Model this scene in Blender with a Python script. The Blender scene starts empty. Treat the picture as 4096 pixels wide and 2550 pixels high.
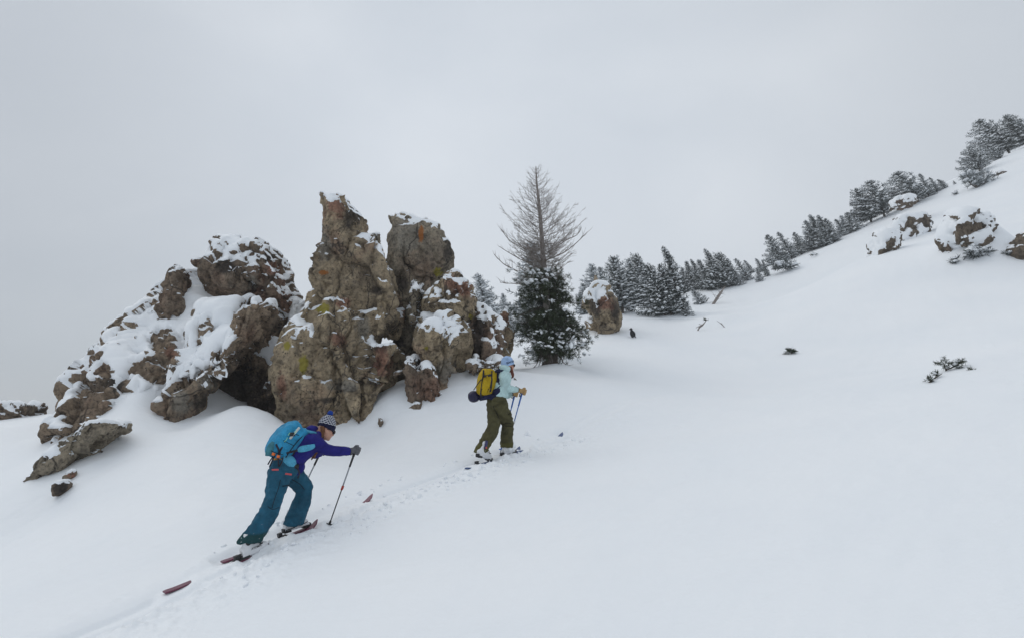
import bpy, bmesh, math, random
import numpy as np
from mathutils import Vector, Matrix
R = math.radians
SC = bpy.context.scene
COL = SC.collection

# ------------------------------------------------------------------ camera
PITCH = R(10.0)
FPX = 2234.0                                    # focal length in pixels of the 4096 px wide photograph
cam_d = bpy.data.cameras.new('camera')
cam_d.sensor_width = 36.0
cam_d.lens = 36.0 * FPX / 4096.0
cam_d.clip_start = 0.05
cam_d.clip_end = 3000.0
cam = bpy.data.objects.new('camera', cam_d)
cam.location = (0, 0, 0)
cam.rotation_euler = (R(90) + PITCH, 0, 0)
COL.objects.link(cam)
SC.camera = cam

# ------------------------------------------------------------------ overcast sky
SUN_EL, SUN_ROT = R(50), R(-62)
world = bpy.data.worlds.new('World')
SC.world = world
world.use_nodes = True
wn, wl = world.node_tree.nodes, world.node_tree.links
wn.clear()
def W(t, **k):
    n = wn.new(t)
    for a, b in k.items():
        setattr(n, a, b)
    return n
w_out = W('ShaderNodeOutputWorld')
sky = W('ShaderNodeTexSky', sky_type='NISHITA', sun_disc=False, sun_elevation=SUN_EL, sun_rotation=SUN_ROT)
bg_sky = W('ShaderNodeBackground'); bg_sky.inputs['Strength'].default_value = 0.06
wl.new(sky.outputs[0], bg_sky.inputs['Color'])
tc = W('ShaderNodeTexCoord')
mp = W('ShaderNodeMapping'); mp.inputs['Scale'].default_value = (1.0, 1.0, 1.9)
wl.new(tc.outputs['Generated'], mp.inputs['Vector'])
cl = W('ShaderNodeTexNoise'); cl.inputs['Scale'].default_value = 1.7; cl.inputs['Detail'].default_value = 6.0
cl.inputs['Roughness'].default_value = 0.45; cl.inputs['Distortion'].default_value = 0.4
wl.new(mp.outputs[0], cl.inputs['Vector'])
cr = W('ShaderNodeValToRGB')
cr.color_ramp.elements[0].position = 0.30; cr.color_ramp.elements[0].color = (0.500, 0.545, 0.600, 1)
cr.color_ramp.elements[1].position = 0.72; cr.color_ramp.elements[1].color = (0.615, 0.652, 0.695, 1)
wl.new(cl.outputs['Fac'], cr.inputs[0])
# a thicker bank of cloud over the valley on the left
dot = W('ShaderNodeVectorMath', operation='DOT_PRODUCT')
d_ = Vector((-0.80, 0.60, 0.06)).normalized()
dot.inputs[1].default_value = d_
wl.new(tc.outputs['Generated'], dot.inputs[0])
mr = W('ShaderNodeMapRange'); mr.interpolation_type = 'SMOOTHSTEP'
mr.inputs['From Min'].default_value = 0.72; mr.inputs['From Max'].default_value = 1.0
mr.inputs['To Min'].default_value = 1.0; mr.inputs['To Max'].default_value = 0.87
wl.new(dot.outputs['Value'], mr.inputs['Value'])
# the sun behind thin cloud: a broad soft brightening
dot2 = W('ShaderNodeVectorMath', operation='DOT_PRODUCT')
dot2.inputs[1].default_value = Vector((-0.02, 0.97, 0.25)).normalized()
wl.new(tc.outputs['Generated'], dot2.inputs[0])
mr2 = W('ShaderNodeMapRange'); mr2.interpolation_type = 'SMOOTHSTEP'
mr2.inputs['From Min'].default_value = 0.72; mr2.inputs['From Max'].default_value = 1.0
mr2.inputs['To Min'].default_value = 1.0; mr2.inputs['To Max'].default_value = 1.13
wl.new(dot2.outputs['Value'], mr2.inputs['Value'])
mul = W('ShaderNodeMath', operation='MULTIPLY')
wl.new(mr.outputs[0], mul.inputs[0]); wl.new(mr2.outputs[0], mul.inputs[1])
bg_cl = W('ShaderNodeBackground')
wl.new(cr.outputs[0], bg_cl.inputs['Color']); wl.new(mul.outputs[0], bg_cl.inputs['Strength'])
mixw = W('ShaderNodeMixShader'); mixw.inputs[0].default_value = 0.9
wl.new(bg_sky.outputs[0], mixw.inputs[1]); wl.new(bg_cl.outputs[0], mixw.inputs[2])
wl.new(mixw.outputs[0], w_out.inputs['Surface'])

sun_d = bpy.data.lights.new('sun', 'SUN')
sun_d.energy = 0.66
sun_d.angle = R(55)
sun_d.color = (1.0, 0.965, 0.91)
sun_o = bpy.data.objects.new('sun', sun_d)
sdir = Vector((math.sin(SUN_ROT) * math.cos(SUN_EL), math.cos(SUN_ROT) * math.cos(SUN_EL), math.sin(SUN_EL)))
sun_o.rotation_euler = sdir.to_track_quat('Z', 'Y').to_euler()
sun_o.location = (0, 0, 60)
COL.objects.link(sun_o)
SC.view_settings.view_transform = 'Standard'
SC.view_settings.look = 'None'
SC.view_settings.exposure = 0.24
SC.view_settings.gamma = 1.0
SC.view_settings.use_curve_mapping = False
SC.cycles.use_denoising = True
SC.cycles.max_bounces = 6

# ------------------------------------------------------------------ surveying: photograph pixel + distance -> place
CP, SP = math.cos(PITCH), math.sin(PITCH)
def ray(u, v):
    a = (u - 2048.0) / FPX
    b = -(v - 1275.0) / FPX
    return np.array((a, CP - b * SP, SP + b * CP))
def at(u, v, Y):
    d = ray(u, v)
    return Vector(d * (Y / d[1]))
K = 4096.0 / 2429.0
def z1(x, y): return (550 + x * .56210, 1600 + y * .56210)
def z2(x, y): return (2250 + x * .41170, 950 + y * .41170)
def z3(x, y): return (3000 + x * .46304, 400 + y * .46304)
def z4(x, y): return (1780 + x * .35714, 1380 + y * .35714)
def z5(x, y): return (1200 + x * .66128, 720 + y * .66128)
def z6(x, y): return (100 + x * .72771, 900 + y * .72771)
def zl(x, y): return (x * .33076, 1550 + y * .33076)
def zz(f, pts): return [f(*p) for p in pts]

# ------------------------------------------------------------------ numpy noise
def _h(ix, iy, iz, seed):
    with np.errstate(over='ignore'):
        h = (ix.astype(np.int64).astype(np.uint32) * np.uint32(0x8da6b343)) ^ (iy.astype(np.int64).astype(np.uint32) * np.uint32(0xd8163841)) \
            ^ (iz.astype(np.int64).astype(np.uint32) * np.uint32(0xcb1ab31f)) ^ np.uint32((seed * 0x9e3779b9) & 0xffffffff)
        h ^= h >> np.uint32(15); h *= np.uint32(0x2c1b3c6d)
        h ^= h >> np.uint32(12); h *= np.uint32(0x297a2d39)
        h ^= h >> np.uint32(15)
    return h
def _f(h): return h.astype(np.float64) / 4294967295.0
def gnoise(p, seed=0):
    i = np.floor(p); f = p - i
    w = f * f * f * (f * (f * 6 - 15) + 10)
    r = np.zeros(len(p))
    for dx in (0, 1):
        for dy in (0, 1):
            for dz in (0, 1):
                h = _h(i[:, 0] + dx, i[:, 1] + dy, i[:, 2] + dz, seed)
                gx = (h & np.uint32(1023)).astype(np.float64) / 511.5 - 1
                gy = ((h >> np.uint32(10)) & np.uint32(1023)).astype(np.float64) / 511.5 - 1
                gz = ((h >> np.uint32(20)) & np.uint32(1023)).astype(np.float64) / 511.5 - 1
                d = gx * (f[:, 0] - dx) + gy * (f[:, 1] - dy) + gz * (f[:, 2] - dz)
                wt = (w[:, 0] if dx else 1 - w[:, 0]) * (w[:, 1] if dy else 1 - w[:, 1]) * (w[:, 2] if dz else 1 - w[:, 2])
                r += d * wt
    return r * 1.25
_ROT = np.array([[0.36, 0.48, -0.8], [-0.8, 0.6, 0.0], [0.48, 0.64, 0.6]])
def fbm(p, octv=4, seed=0, gain=0.5, lac=2.03):
    r = np.zeros(len(p)); a = 1.0; q = p.copy()
    for o in range(octv):
        r += a * gnoise(q, seed + o)
        q = (q @ _ROT.T) * lac + 7.3
        a *= gain
    return r
def worley(p, seed=0):
    i = np.floor(p); f = p - i
    F1 = np.full(len(p), 9.0); F2 = F1.copy(); C = np.zeros(len(p))
    for dx in (-1, 0, 1):
        for dy in (-1, 0, 1):
            for dz in (-1, 0, 1):
                a, b, c = i[:, 0] + dx, i[:, 1] + dy, i[:, 2] + dz
                h = _h(a, b, c, seed)
                x = dx + (h & np.uint32(1023)) / 1023.0 - f[:, 0]
                y = dy + ((h >> np.uint32(10)) & np.uint32(1023)) / 1023.0 - f[:, 1]
                z = dz + ((h >> np.uint32(20)) & np.uint32(1023)) / 1023.0 - f[:, 2]
                d = np.sqrt(x * x + y * y + z * z)
                near = d < F1
                F2 = np.where(near, F1, np.minimum(F2, d))
                C = np.where(near, _f(_h(a, b, c, seed + 77)), C)
                F1 = np.where(near, d, F1)
    return F1, F2, C
def facet(p, seed=0):
    """tilted plane per cell: broken, angular relief. returns (height in cell units, distance to the joint, cell value)"""
    i = np.floor(p); f = p - i
    F1 = np.full(len(p), 9.0); F2 = F1.copy(); Hh = np.zeros(len(p)); C = np.zeros(len(p))
    for dx in (-1, 0, 1):
        for dy in (-1, 0, 1):
            for dz in (-1, 0, 1):
                a, b, c = i[:, 0] + dx, i[:, 1] + dy, i[:, 2] + dz
                h = _h(a, b, c, seed); g = _h(a, b, c, seed + 131)
                x = f[:, 0] - dx - (h & np.uint32(1023)) / 1023.0
                y = f[:, 1] - dy - ((h >> np.uint32(10)) & np.uint32(1023)) / 1023.0
                z = f[:, 2] - dz - ((h >> np.uint32(20)) & np.uint32(1023)) / 1023.0
                d = np.sqrt(x * x + y * y + z * z)
                gx = (g & np.uint32(1023)) / 511.5 - 1; gy = ((g >> np.uint32(10)) & np.uint32(1023)) / 511.5 - 1; gz = ((g >> np.uint32(20)) & np.uint32(1023)) / 511.5 - 1
                near = d < F1
                F2 = np.where(near, F1, np.minimum(F2, d))
                Hh = np.where(near, gx * x + gy * y + gz * z, Hh)
                C = np.where(near, (gx + gy + gz) * 0.5 % 1.0, C)
                F1 = np.where(near, d, F1)
    return Hh, F2 - F1, C
def sstep(x, a, b):
    t = np.clip((x - a) / (b - a), 0, 1)
    return t * t * (3 - 2 * t)

# ------------------------------------------------------------------ objects
BASE = {}
def tag(o, label=None, cat=None, group=None, kind=None):
    if label: o['label'] = label
    if cat: o['category'] = cat
    if group: o['group'] = group
    if kind: o['kind'] = kind
    return o
def thing(name, label, cat, loc, group=None):
    o = bpy.data.objects.new(name, None)
    o.empty_display_size = 0.1
    COL.objects.link(o)
    o.location = Vector(loc)
    BASE[o.name] = Vector(loc)
    return tag(o, label, cat, group)
def base_of(o):
    return BASE.get(o.name, Vector((0, 0, 0)))
def to_mesh(name, V, Fc, mats=(), smooth=True, mi=None):
    me = bpy.data.meshes.new(name)
    V = np.asarray(V, dtype=np.float32).reshape(-1, 3)
    if isinstance(Fc, np.ndarray) and Fc.ndim == 2:
        n = Fc.shape[1]
        me.vertices.add(len(V)); me.vertices.foreach_set('co', V.ravel())
        me.loops.add(Fc.size); me.loops.foreach_set('vertex_index', Fc.astype(np.int32).ravel())
        me.polygons.add(len(Fc))
        me.polygons.foreach_set('loop_start', np.arange(0, Fc.size, n, dtype=np.int32))
        me.update(calc_edges=True)
    else:
        me.from_pydata(V.tolist(), [], [list(map(int, f)) for f in Fc])
        me.update()
    me.validate()
    for m in mats: me.materials.append(m)
    if smooth: me.polygons.foreach_set('use_smooth', np.ones(len(me.polygons), dtype=bool))
    if mi is not None: me.polygons.foreach_set('material_index', np.asarray(mi, dtype=np.int32))
    return me
def link(name, me, parent=None, loc=None):
    o = bpy.data.objects.new(name, me)
    COL.objects.link(o)
    if parent is not None:
        o.parent = parent
        BASE[o.name] = base_of(parent)
    elif loc is not None:
        o.location = loc
        BASE[o.name] = Vector(loc)
    return o
class MB:
    """collects shapes in world coordinates; build() links them as one mesh object"""
    def __init__(s): s.v = []; s.f = []; s.n = 0; s.m = []; s.cur = 0
    def add(s, V, Fc):
        V = np.asarray([tuple(x) for x in V], dtype=float).reshape(-1, 3)
        s.v.append(V)
        s.f += [[i + s.n for i in f] for f in Fc]
        s.m += [s.cur] * len(Fc)
        s.n += len(V)
        return s
    def V(s): return np.concatenate(s.v)
    def build(s, name, mats, parent=None, smooth=True, loc=None):
        if not isinstance(mats, (list, tuple)): mats = [mats]
        V = s.V()
        off = base_of(parent) if parent is not None else (Vector(loc) if loc is not None else Vector((0, 0, 0)))
        me = to_mesh(name, V - np.array(off), s.f, mats, smooth, s.m)
        return link(name, me, parent, loc)
def frames(P, side):
    n = len(P); out = []
    for i in range(n):
        t = (P[min(i + 1, n - 1)] - P[max(i - 1, 0)])
        t = t.normalized() if t.length > 1e-9 else Vector((0, 0, 1))
        a = side - t * side.dot(t)
        if a.length < 1e-4: a = t.orthogonal()
        a.normalize()
        out.append((t, a, t.cross(a)))
    return out
def spline(pts, sub):
    if len(pts) < 3 or sub < 2:
        if sub < 2: return [np.array(p, float) for p in pts]
        return [np.array(pts[0], float) * (1 - k / sub) + np.array(pts[1], float) * (k / sub) for k in range(sub + 1)]
    P = [np.array(p, float) for p in pts]; out = []
    for i in range(len(P) - 1):
        p0, p1, p2, p3 = P[max(i - 1, 0)], P[i], P[i + 1], P[min(i + 2, len(P) - 1)]
        for k in range(sub):
            t = k / sub
            out.append(0.5 * ((2 * p1) + (-p0 + p2) * t + (2 * p0 - 5 * p1 + 4 * p2 - p3) * t * t + (-p0 + 3 * p1 - 3 * p2 + p3) * t ** 3))
    out.append(P[-1])
    return out
def tube(pts, ra, rb=None, side=Vector((0, 0, 1)), n=14, sub=5, power=2.0, cap=True, hem=0.0):
    """closed tube along pts; ra along `side`, rb across it; rounded-box section when power > 2"""
    if not hasattr(ra, '__len__'): ra = [ra] * len(pts)
    if rb is None: rb = ra
    if not hasattr(rb, '__len__'): rb = [rb] * len(pts)
    Q = spline([tuple(p) + (a, b) for p, a, b in zip(pts, ra, rb)], sub)
    P = [Vector(q[:3]) for q in Q]
    V = []; Fc = []
    for ii, ((t, a, b), q, p) in enumerate(zip(frames(P, side), Q, P)):
        if hem:                                       # the last part ends in a level hem
            w = min(1.0, max(0.0, (ii / (len(P) - 1) - (1 - hem)) / (hem * .6)))
            t2 = (t * (1 - w) + Vector((0, 0, -1)) * w).normalized()
            a = (side - t2 * side.dot(t2)).normalized(); b = t2.cross(a)
        for k in range(n):
            th = 2 * math.pi * k / n
            c, s_ = math.cos(th), math.sin(th)
            e = 2.0 / power
            V.append(p + a * (q[3] * math.copysign(abs(c) ** e, c)) + b * (q[4] * math.copysign(abs(s_) ** e, s_)))
    m = len(P)
    for i in range(m - 1):
        for k in range(n):
            k2 = (k + 1) % n
            Fc.append((i * n + k, i * n + k2, (i + 1) * n + k2, (i + 1) * n + k))
    if cap:
        V.append(P[0]); V.append(P[-1])
        for k in range(n):
            k2 = (k + 1) % n
            Fc.append((m * n, k2, k))
            Fc.append((m * n + 1, (m - 1) * n + k, (m - 1) * n + k2))
    return V, Fc
def ball(c, r, axes=None, n=14, m=9):
    """ellipsoid, radii r along axes (three Vectors)"""
    c = Vector(c)
    if not hasattr(r, '__len__'): r = (r, r, r)
    if axes is None: axes = (Vector((1, 0, 0)), Vector((0, 1, 0)), Vector((0, 0, 1)))
    V = [c - axes[2] * r[2]]; Fc = []
    for i in range(1, m):
        ph = -math.pi / 2 + math.pi * i / m
        for k in range(n):
            th = 2 * math.pi * k / n
            V.append(c + axes[0] * (r[0] * math.cos(ph) * math.cos(th)) + axes[1] * (r[1] * math.cos(ph) * math.sin(th)) + axes[2] * (r[2] * math.sin(ph)))
    V.append(c + axes[2] * r[2])
    for k in range(n):
        Fc.append((0, 1 + (k + 1) % n, 1 + k))
        Fc.append((len(V) - 1, 1 + (m - 2) * n + k, 1 + (m - 2) * n + (k + 1) % n))
    for i in range(m - 2):
        for k in range(n):
            a = 1 + i * n; b = a + n; k2 = (k + 1) % n
            Fc.append((a + k, a + k2, b + k2, b + k))
    return V, Fc
def box(c, ax, r):
    c = Vector(c)
    V = [c + ax[0] * (r[0] * x) + ax[1] * (r[1] * y) + ax[2] * (r[2] * z) for x in (-1, 1) for y in (-1, 1) for z in (-1, 1)]
    return V, [(0, 1, 3, 2), (4, 6, 7, 5), (0, 4, 5, 1), (2, 3, 7, 6), (0, 2, 6, 4), (1, 5, 7, 3)]
def remesh(V, Fc, voxel):
    me = to_mesh('raw', V, Fc, smooth=False)
    o = bpy.data.objects.new('raw', me)
    COL.objects.link(o)
    m = o.modifiers.new('r', 'REMESH'); m.mode = 'VOXEL'; m.voxel_size = voxel; m.adaptivity = 0.0
    dg = bpy.context.evaluated_depsgraph_get()
    dg.update()
    ev = o.evaluated_get(dg)
    m2 = ev.to_mesh()
    nv = len(m2.vertices)
    A = np.empty(nv * 3, dtype=np.float32); m2.vertices.foreach_get('co', A)
    L = np.empty(len(m2.loops), dtype=np.int32); m2.loops.foreach_get('vertex_index', L)
    T = np.empty(len(m2.polygons), dtype=np.int32); m2.polygons.foreach_get('loop_total', T)
    ev.to_mesh_clear()
    bpy.data.objects.remove(o); bpy.data.meshes.remove(me)
    assert (T == 4).all()
    return A.reshape(-1, 3).astype(float), L.reshape(-1, 4)
def edges_of(Q):
    n = Q.shape[1]
    E = np.concatenate([np.stack([Q[:, i], Q[:, (i + 1) % n]], 1) for i in range(n)])
    E = np.sort(E, 1)
    return np.unique(E, axis=0)
def lap(X, E, it=1, f=0.6):
    """laplacian smoothing of values or positions over the edges"""
    n = len(X)
    deg = np.bincount(E.ravel(), minlength=n).astype(float); deg[deg == 0] = 1
    X = X.copy()
    for _ in range(it):
        if X.ndim == 1:
            s = np.bincount(E[:, 0], X[E[:, 1]], n) + np.bincount(E[:, 1], X[E[:, 0]], n)
            X += f * (s / deg - X)
        else:
            for k in range(X.shape[1]):
                s = np.bincount(E[:, 0], X[E[:, 1], k], n) + np.bincount(E[:, 1], X[E[:, 0], k], n)
                X[:, k] += f * (s / deg - X[:, k])
    return X
def normals(V, Q):
    d1 = V[Q[:, 2]] - V[Q[:, 0]]; d2 = V[Q[:, -1]] - V[Q[:, 1]]
    fn = np.cross(d1, d2)
    N = np.zeros_like(V)
    for k in range(3):
        for j in range(Q.shape[1]):
            N[:, k] += np.bincount(Q[:, j], fn[:, k], len(V))
    return N / np.maximum(np.linalg.norm(N, axis=1, keepdims=True), 1e-12)

# ------------------------------------------------------------------ materials
def srgb(r, g, b):
    return tuple((c / 255 / 12.92 if c / 255 <= 0.04045 else ((c / 255 + 0.055) / 1.055) ** 2.4) for c in (r, g, b)) + (1.0,)
class Mat:
    def __init__(s, name, rough=0.8, spec=0.3):
        s.m = bpy.data.materials.new(name); s.m.use_nodes = True
        s.n = s.m.node_tree.nodes; s.l = s.m.node_tree.links
        s.b = s.n['Principled BSDF']
        s.b.inputs['Roughness'].default_value = rough
        s.b.inputs['Specular IOR Level'].default_value = spec
    def N(s, t, ins=None, **k):
        n = s.n.new(t)
        for a, b in k.items(): setattr(n, a, b)
        for a, b in (ins or {}).items(): s.put(n.inputs[a], b)
        return n
    def put(s, sock, val):
        if isinstance(val, bpy.types.NodeSocket): s.l.new(val, sock)
        else: sock.default_value = val
    def pos(s): return s.N('ShaderNodeNewGeometry').outputs['Position']
    def nz(s):
        return s.N('ShaderNodeSeparateXYZ', {0: s.N('ShaderNodeNewGeometry').outputs['Normal']}).outputs['Z']
    def obj(s): return s.N('ShaderNodeTexCoord').outputs['Object']
    def noise(s, vec, scale, detail=4, rough=0.55, dist=0.0):
        return s.N('ShaderNodeTexNoise', {'Vector': vec, 'Scale': scale, 'Detail': detail, 'Roughness': rough, 'Distortion': dist}).outputs['Fac']
    def ramp(s, fac, stops):
        r = s.N('ShaderNodeValToRGB', {0: fac}); e = r.color_ramp.elements
        while len(e) < len(stops): e.new(0.5)
        for x, (p, c) in zip(e, stops):
            x.position = p; x.color = c if hasattr(c, '__len__') else (c, c, c, 1)
        return r.outputs[0]
    def mix(s, fac, a, b, mode='MIX'):
        m = s.N('ShaderNodeMix', data_type='RGBA', blend_type=mode)
        s.put(m.inputs[0], fac); s.put(m.inputs[6], a); s.put(m.inputs[7], b)
        return m.outputs[2]
    def math(s, op, a, b=0.0, c=None):
        n = s.N('ShaderNodeMath', operation=op); s.put(n.inputs[0], a); s.put(n.inputs[1], b)
        if c is not None: s.put(n.inputs[2], c)
        return n.outputs[0]
    def attr(s, name): return s.N('ShaderNodeAttribute', attribute_name=name).outputs['Fac']
    def bump(s, h, strength, dist, chain=None):
        b = s.N('ShaderNodeBump', {'Height': h, 'Strength': strength, 'Distance': dist})
        if chain is not None: s.l.new(chain, b.inputs['Normal'])
        return b.outputs[0]
    def col(s, c): s.put(s.b.inputs['Base Color'], c); return s
    def nrm(s, n): s.l.new(n, s.b.inputs['Normal']); return s
def plain(name, c, rough=0.6, spec=0.4, var=0.12, scale=30.0, bump=0.0, metal=0.0):
    """base colour with a little wear and, for cloth, a fine weave relief"""
    m = Mat(name, rough, spec)
    v = m.obj()
    n = m.noise(v, scale, 3)
    dark = tuple(x * (1 - var) for x in c[:3]) + (1,)
    lite = tuple(min(1, x * (1 + var)) for x in c[:3]) + (1,)
    m.col(m.mix(n, dark, lite))
    if bump: m.nrm(m.bump(m.noise(v, scale * 6, 2), bump, 0.004))
    m.b.inputs['Metallic'].default_value = metal
    return m.m
def snow_material(name, near=True):
    m = Mat(name, 0.62, 0.25)
    p = m.pos()
    n1 = m.noise(p, 0.35, 3)
    m.col(m.ramp(n1, [(0.3, (0.865, 0.895, 0.925, 1)), (0.7, (0.905, 0.925, 0.945, 1))]))
    grain = m.noise(p, 55.0, 3, 0.7)
    b = m.bump(grain, 0.25, 0.006)
    if near:
        # wind-streaked crust along the fall of the slope
        mp = m.N('ShaderNodeMapping', {'Vector': p, 'Rotation': (0, 0, R(-50)), 'Scale': (0.55, 3.2, 1.0)})
        n2 = m.noise(mp.outputs[0], 1.4, 6, 0.6, 0.6)
        b = m.bump(n2, 0.20, 0.10, b)
        n3 = m.noise(p, 6.0, 4, 0.6)
        b = m.bump(n3, 0.25, 0.03, b)
    m.nrm(b)
    m.b.inputs['Subsurface Weight'].default_value = 0.0
    return m.m
SNOW = snow_material('snow_ground')
SNOW_CAP = snow_material('snow_on_things', near=False)
# ------------------------------------------------------------------ the snow slope
CTRL = []
def c_px(u, v, Y): CTRL.append(tuple(at(u * K, v * K, Y)))
def c_xyz(*a): CTRL.append(a)
for a in ((0, 0, -1.62), (-8, 0, -3.0), (8, 0, -0.25), (0, -10, -2.8), (-18, -12, -5.6), (18, -12, 0.2), (0, -40, -6), (-60, -30, -16), (50, -40, 2.0), (40, 0, 6.5), (-30, 0, -7.6)):
    c_xyz(*a)
for a in ((1214, 1512, 3.9), (2429, 1512, 2.75), (2429, 1200, 4.1), (2429, 1000, 6.2), (2255, 870, 10.6), (0, 1512, 5.2), (100, 1350, 6.8), (100, 1220, 9.0),
          (390, 1412, 5.75), (592, 1312, 6.40), (703, 1262, 6.85), (889, 1182, 7.65), (1005, 1140, 8.3), (1135, 1096, 9.2), (1205, 1074, 9.65), (1335, 1036, 10.85),
          (1720, 925, 15.5), (1875, 836, 20.5), (1800, 720, 35), (1810, 643, 56), (1920, 592, 56), (2100, 500, 56), (2280, 420, 54), (2429, 352, 52), (2429, 610, 24), (2250, 610, 25), (2080, 600, 31),
          (1700, 670, 49), (1480, 737, 36), (1575, 747, 35), (1665, 772, 29), (1500, 797, 26), (1415, 783, 27.5), (1900, 700, 36),
          (1290, 878, 17), (1200, 872, 14.6), (1110, 885, 13.4), (1050, 930, 12.6), (920, 950, 12.6), (885, 1016, 12.2), (760, 1012, 12.3),
          (640, 976, 12.2), (575, 957, 12.35), (490, 988, 12.2), (425, 1020, 11.8), (400, 1012, 11.75), (685, 1008, 12.4), (575, 1090, 9.8), (400, 1100, 9.6), (385, 955, 12.6), (335, 925, 12.5), (400, 880, 13.2), (350, 1012, 11.5), (290, 1000, 11.4), (235, 1080, 10.4),
          (150, 1055, 11.6), (75, 1158, 9.7), (160, 1165, 9.3), (60, 1010, 14.0), (0, 996, 15.6), (150, 977, 16.0), (230, 1000, 14.2), (-300, 1010, 15.5), (1400, 1000, 11.2), (1700, 1200, 5.6), (1500, 860, 18.5)):
    c_px(*a)
for a in ((-6.0, 13.6, -0.15), (-14, 24, -3.5), (-25, 26, -6.5), (-40, 20, -9), (-9, 24, -0.8), (-4, 24, 1.5), (-2, 36, 4.3), (4, 48, 7.4), (12, 62, 11.0), (22, 74, 14.0), (38, 74, 18.5), (55, 70, 23), (70, 60, 26), (75, 30, 19),
          (-60, 60, -22), (0, 90, 4), (40, 110, 16), (90, 90, 26), (110, 0, 22), (-110, 20, -34), (0, 140, -4), (90, 140, 20), (-80, 120, -36)):
    c_xyz(*a)
CT = np.array(CTRL)
def _U(r2): return r2 * np.log(r2 + 1e-9)
def _tps_fit(C, lam=0.03):
    n = len(C); X = C[:, :2]
    D = ((X[:, None] - X[None]) ** 2).sum(-1)
    A = np.zeros((n + 3, n + 3)); A[:n, :n] = _U(D) + lam * np.eye(n)
    P = np.c_[np.ones(n), X]; A[:n, n:] = P; A[n:, :n] = P.T
    return np.linalg.solve(A, np.r_[C[:, 2], 0, 0, 0])
TPS = _tps_fit(CT)
def tps(XY):
    out = np.empty(len(XY)); n = len(CT)
    for i in range(0, len(XY), 40000):
        q = XY[i:i + 40000]
        D = ((q[:, None] - CT[None, :, :2]) ** 2).sum(-1)
        out[i:i + 40000] = _U(D) @ TPS[:n] + TPS[n] + q @ TPS[n + 1:]
    return out
# the skin track: a trodden line that both skiers follow
TRK = [at(u * K, v * K, Y) for u, v, Y in ((130, 1530, 5.0), (390, 1414, 5.72), (592, 1316, 6.40), (889, 1184, 7.65), (1135, 1098, 9.2), (1335, 1038, 10.85), (1540, 975, 12.9), (1720, 925, 15.5), (1900, 890, 18.0))]
TRK = np.array([(p[0], p[1]) for p in TRK])
MOUNDS = [  # x, y, radius, height: drifts and scoops round trunks, stones and shrubs
    (at(1285 * K, 880 * K, 16.6), 0.55, 0.16), (at(1335 * K, 880 * K, 16.6), 0.5, 0.22), (at(1215 * K, 870 * K, 16.0), 0.9, -0.18),
    (at(1690 * K, 765 * K, 29.5), 1.3, 0.35), (at(1600 * K, 747 * K, 34), 1.6, 0.35), (at(2330 * K, 890 * K, 10.4), 0.55, 0.07), (at(2240 * K, 885 * K, 10.2), 0.5, 0.06),
    (at(2330 * K, 590 * K, 25.5), 1.5, 0.9)]
# where the skis lie: the snow is pressed flat under them and, along the buried lengths, lies over them
SKIS = [(at(*z1(190, 1378), 5.80), at(*z1(1290, 903), 7.02), ((.175, .43), (.56, .95))), (at(*z1(600, 1162), 6.40), at(*z1(1682, 716), 7.72), ((.16, .37), (.56, .996))),
        (at(*z4(240, 1388), 8.86), at(*z4(840, 1195), 10.0), ((.07, .17), (.50, 1.1))), (at(*z4(590, 1268), 9.36), at(*z4(1322, 1030), 11.0), ((-.05, .12), (.36, .995)))]
def seg_dist(P, A):
    best = np.full(len(P), 1e9); sgn = np.zeros(len(P))
    for i in range(len(A) - 1):
        a, b = A[i], A[i + 1]; d = b - a; L = d @ d
        t = np.clip(((P - a) @ d) / L, 0, 1)
        q = P - (a + t[:, None] * d)
        r = np.hypot(q[:, 0], q[:, 1])
        s = np.sign(d[0] * q[:, 1] - d[1] * q[:, 0])
        m = r < best
        best = np.where(m, r, best); sgn = np.where(m, s, sgn)
    return best * sgn                                 # > 0 on the far (uphill) side of the track
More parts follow.
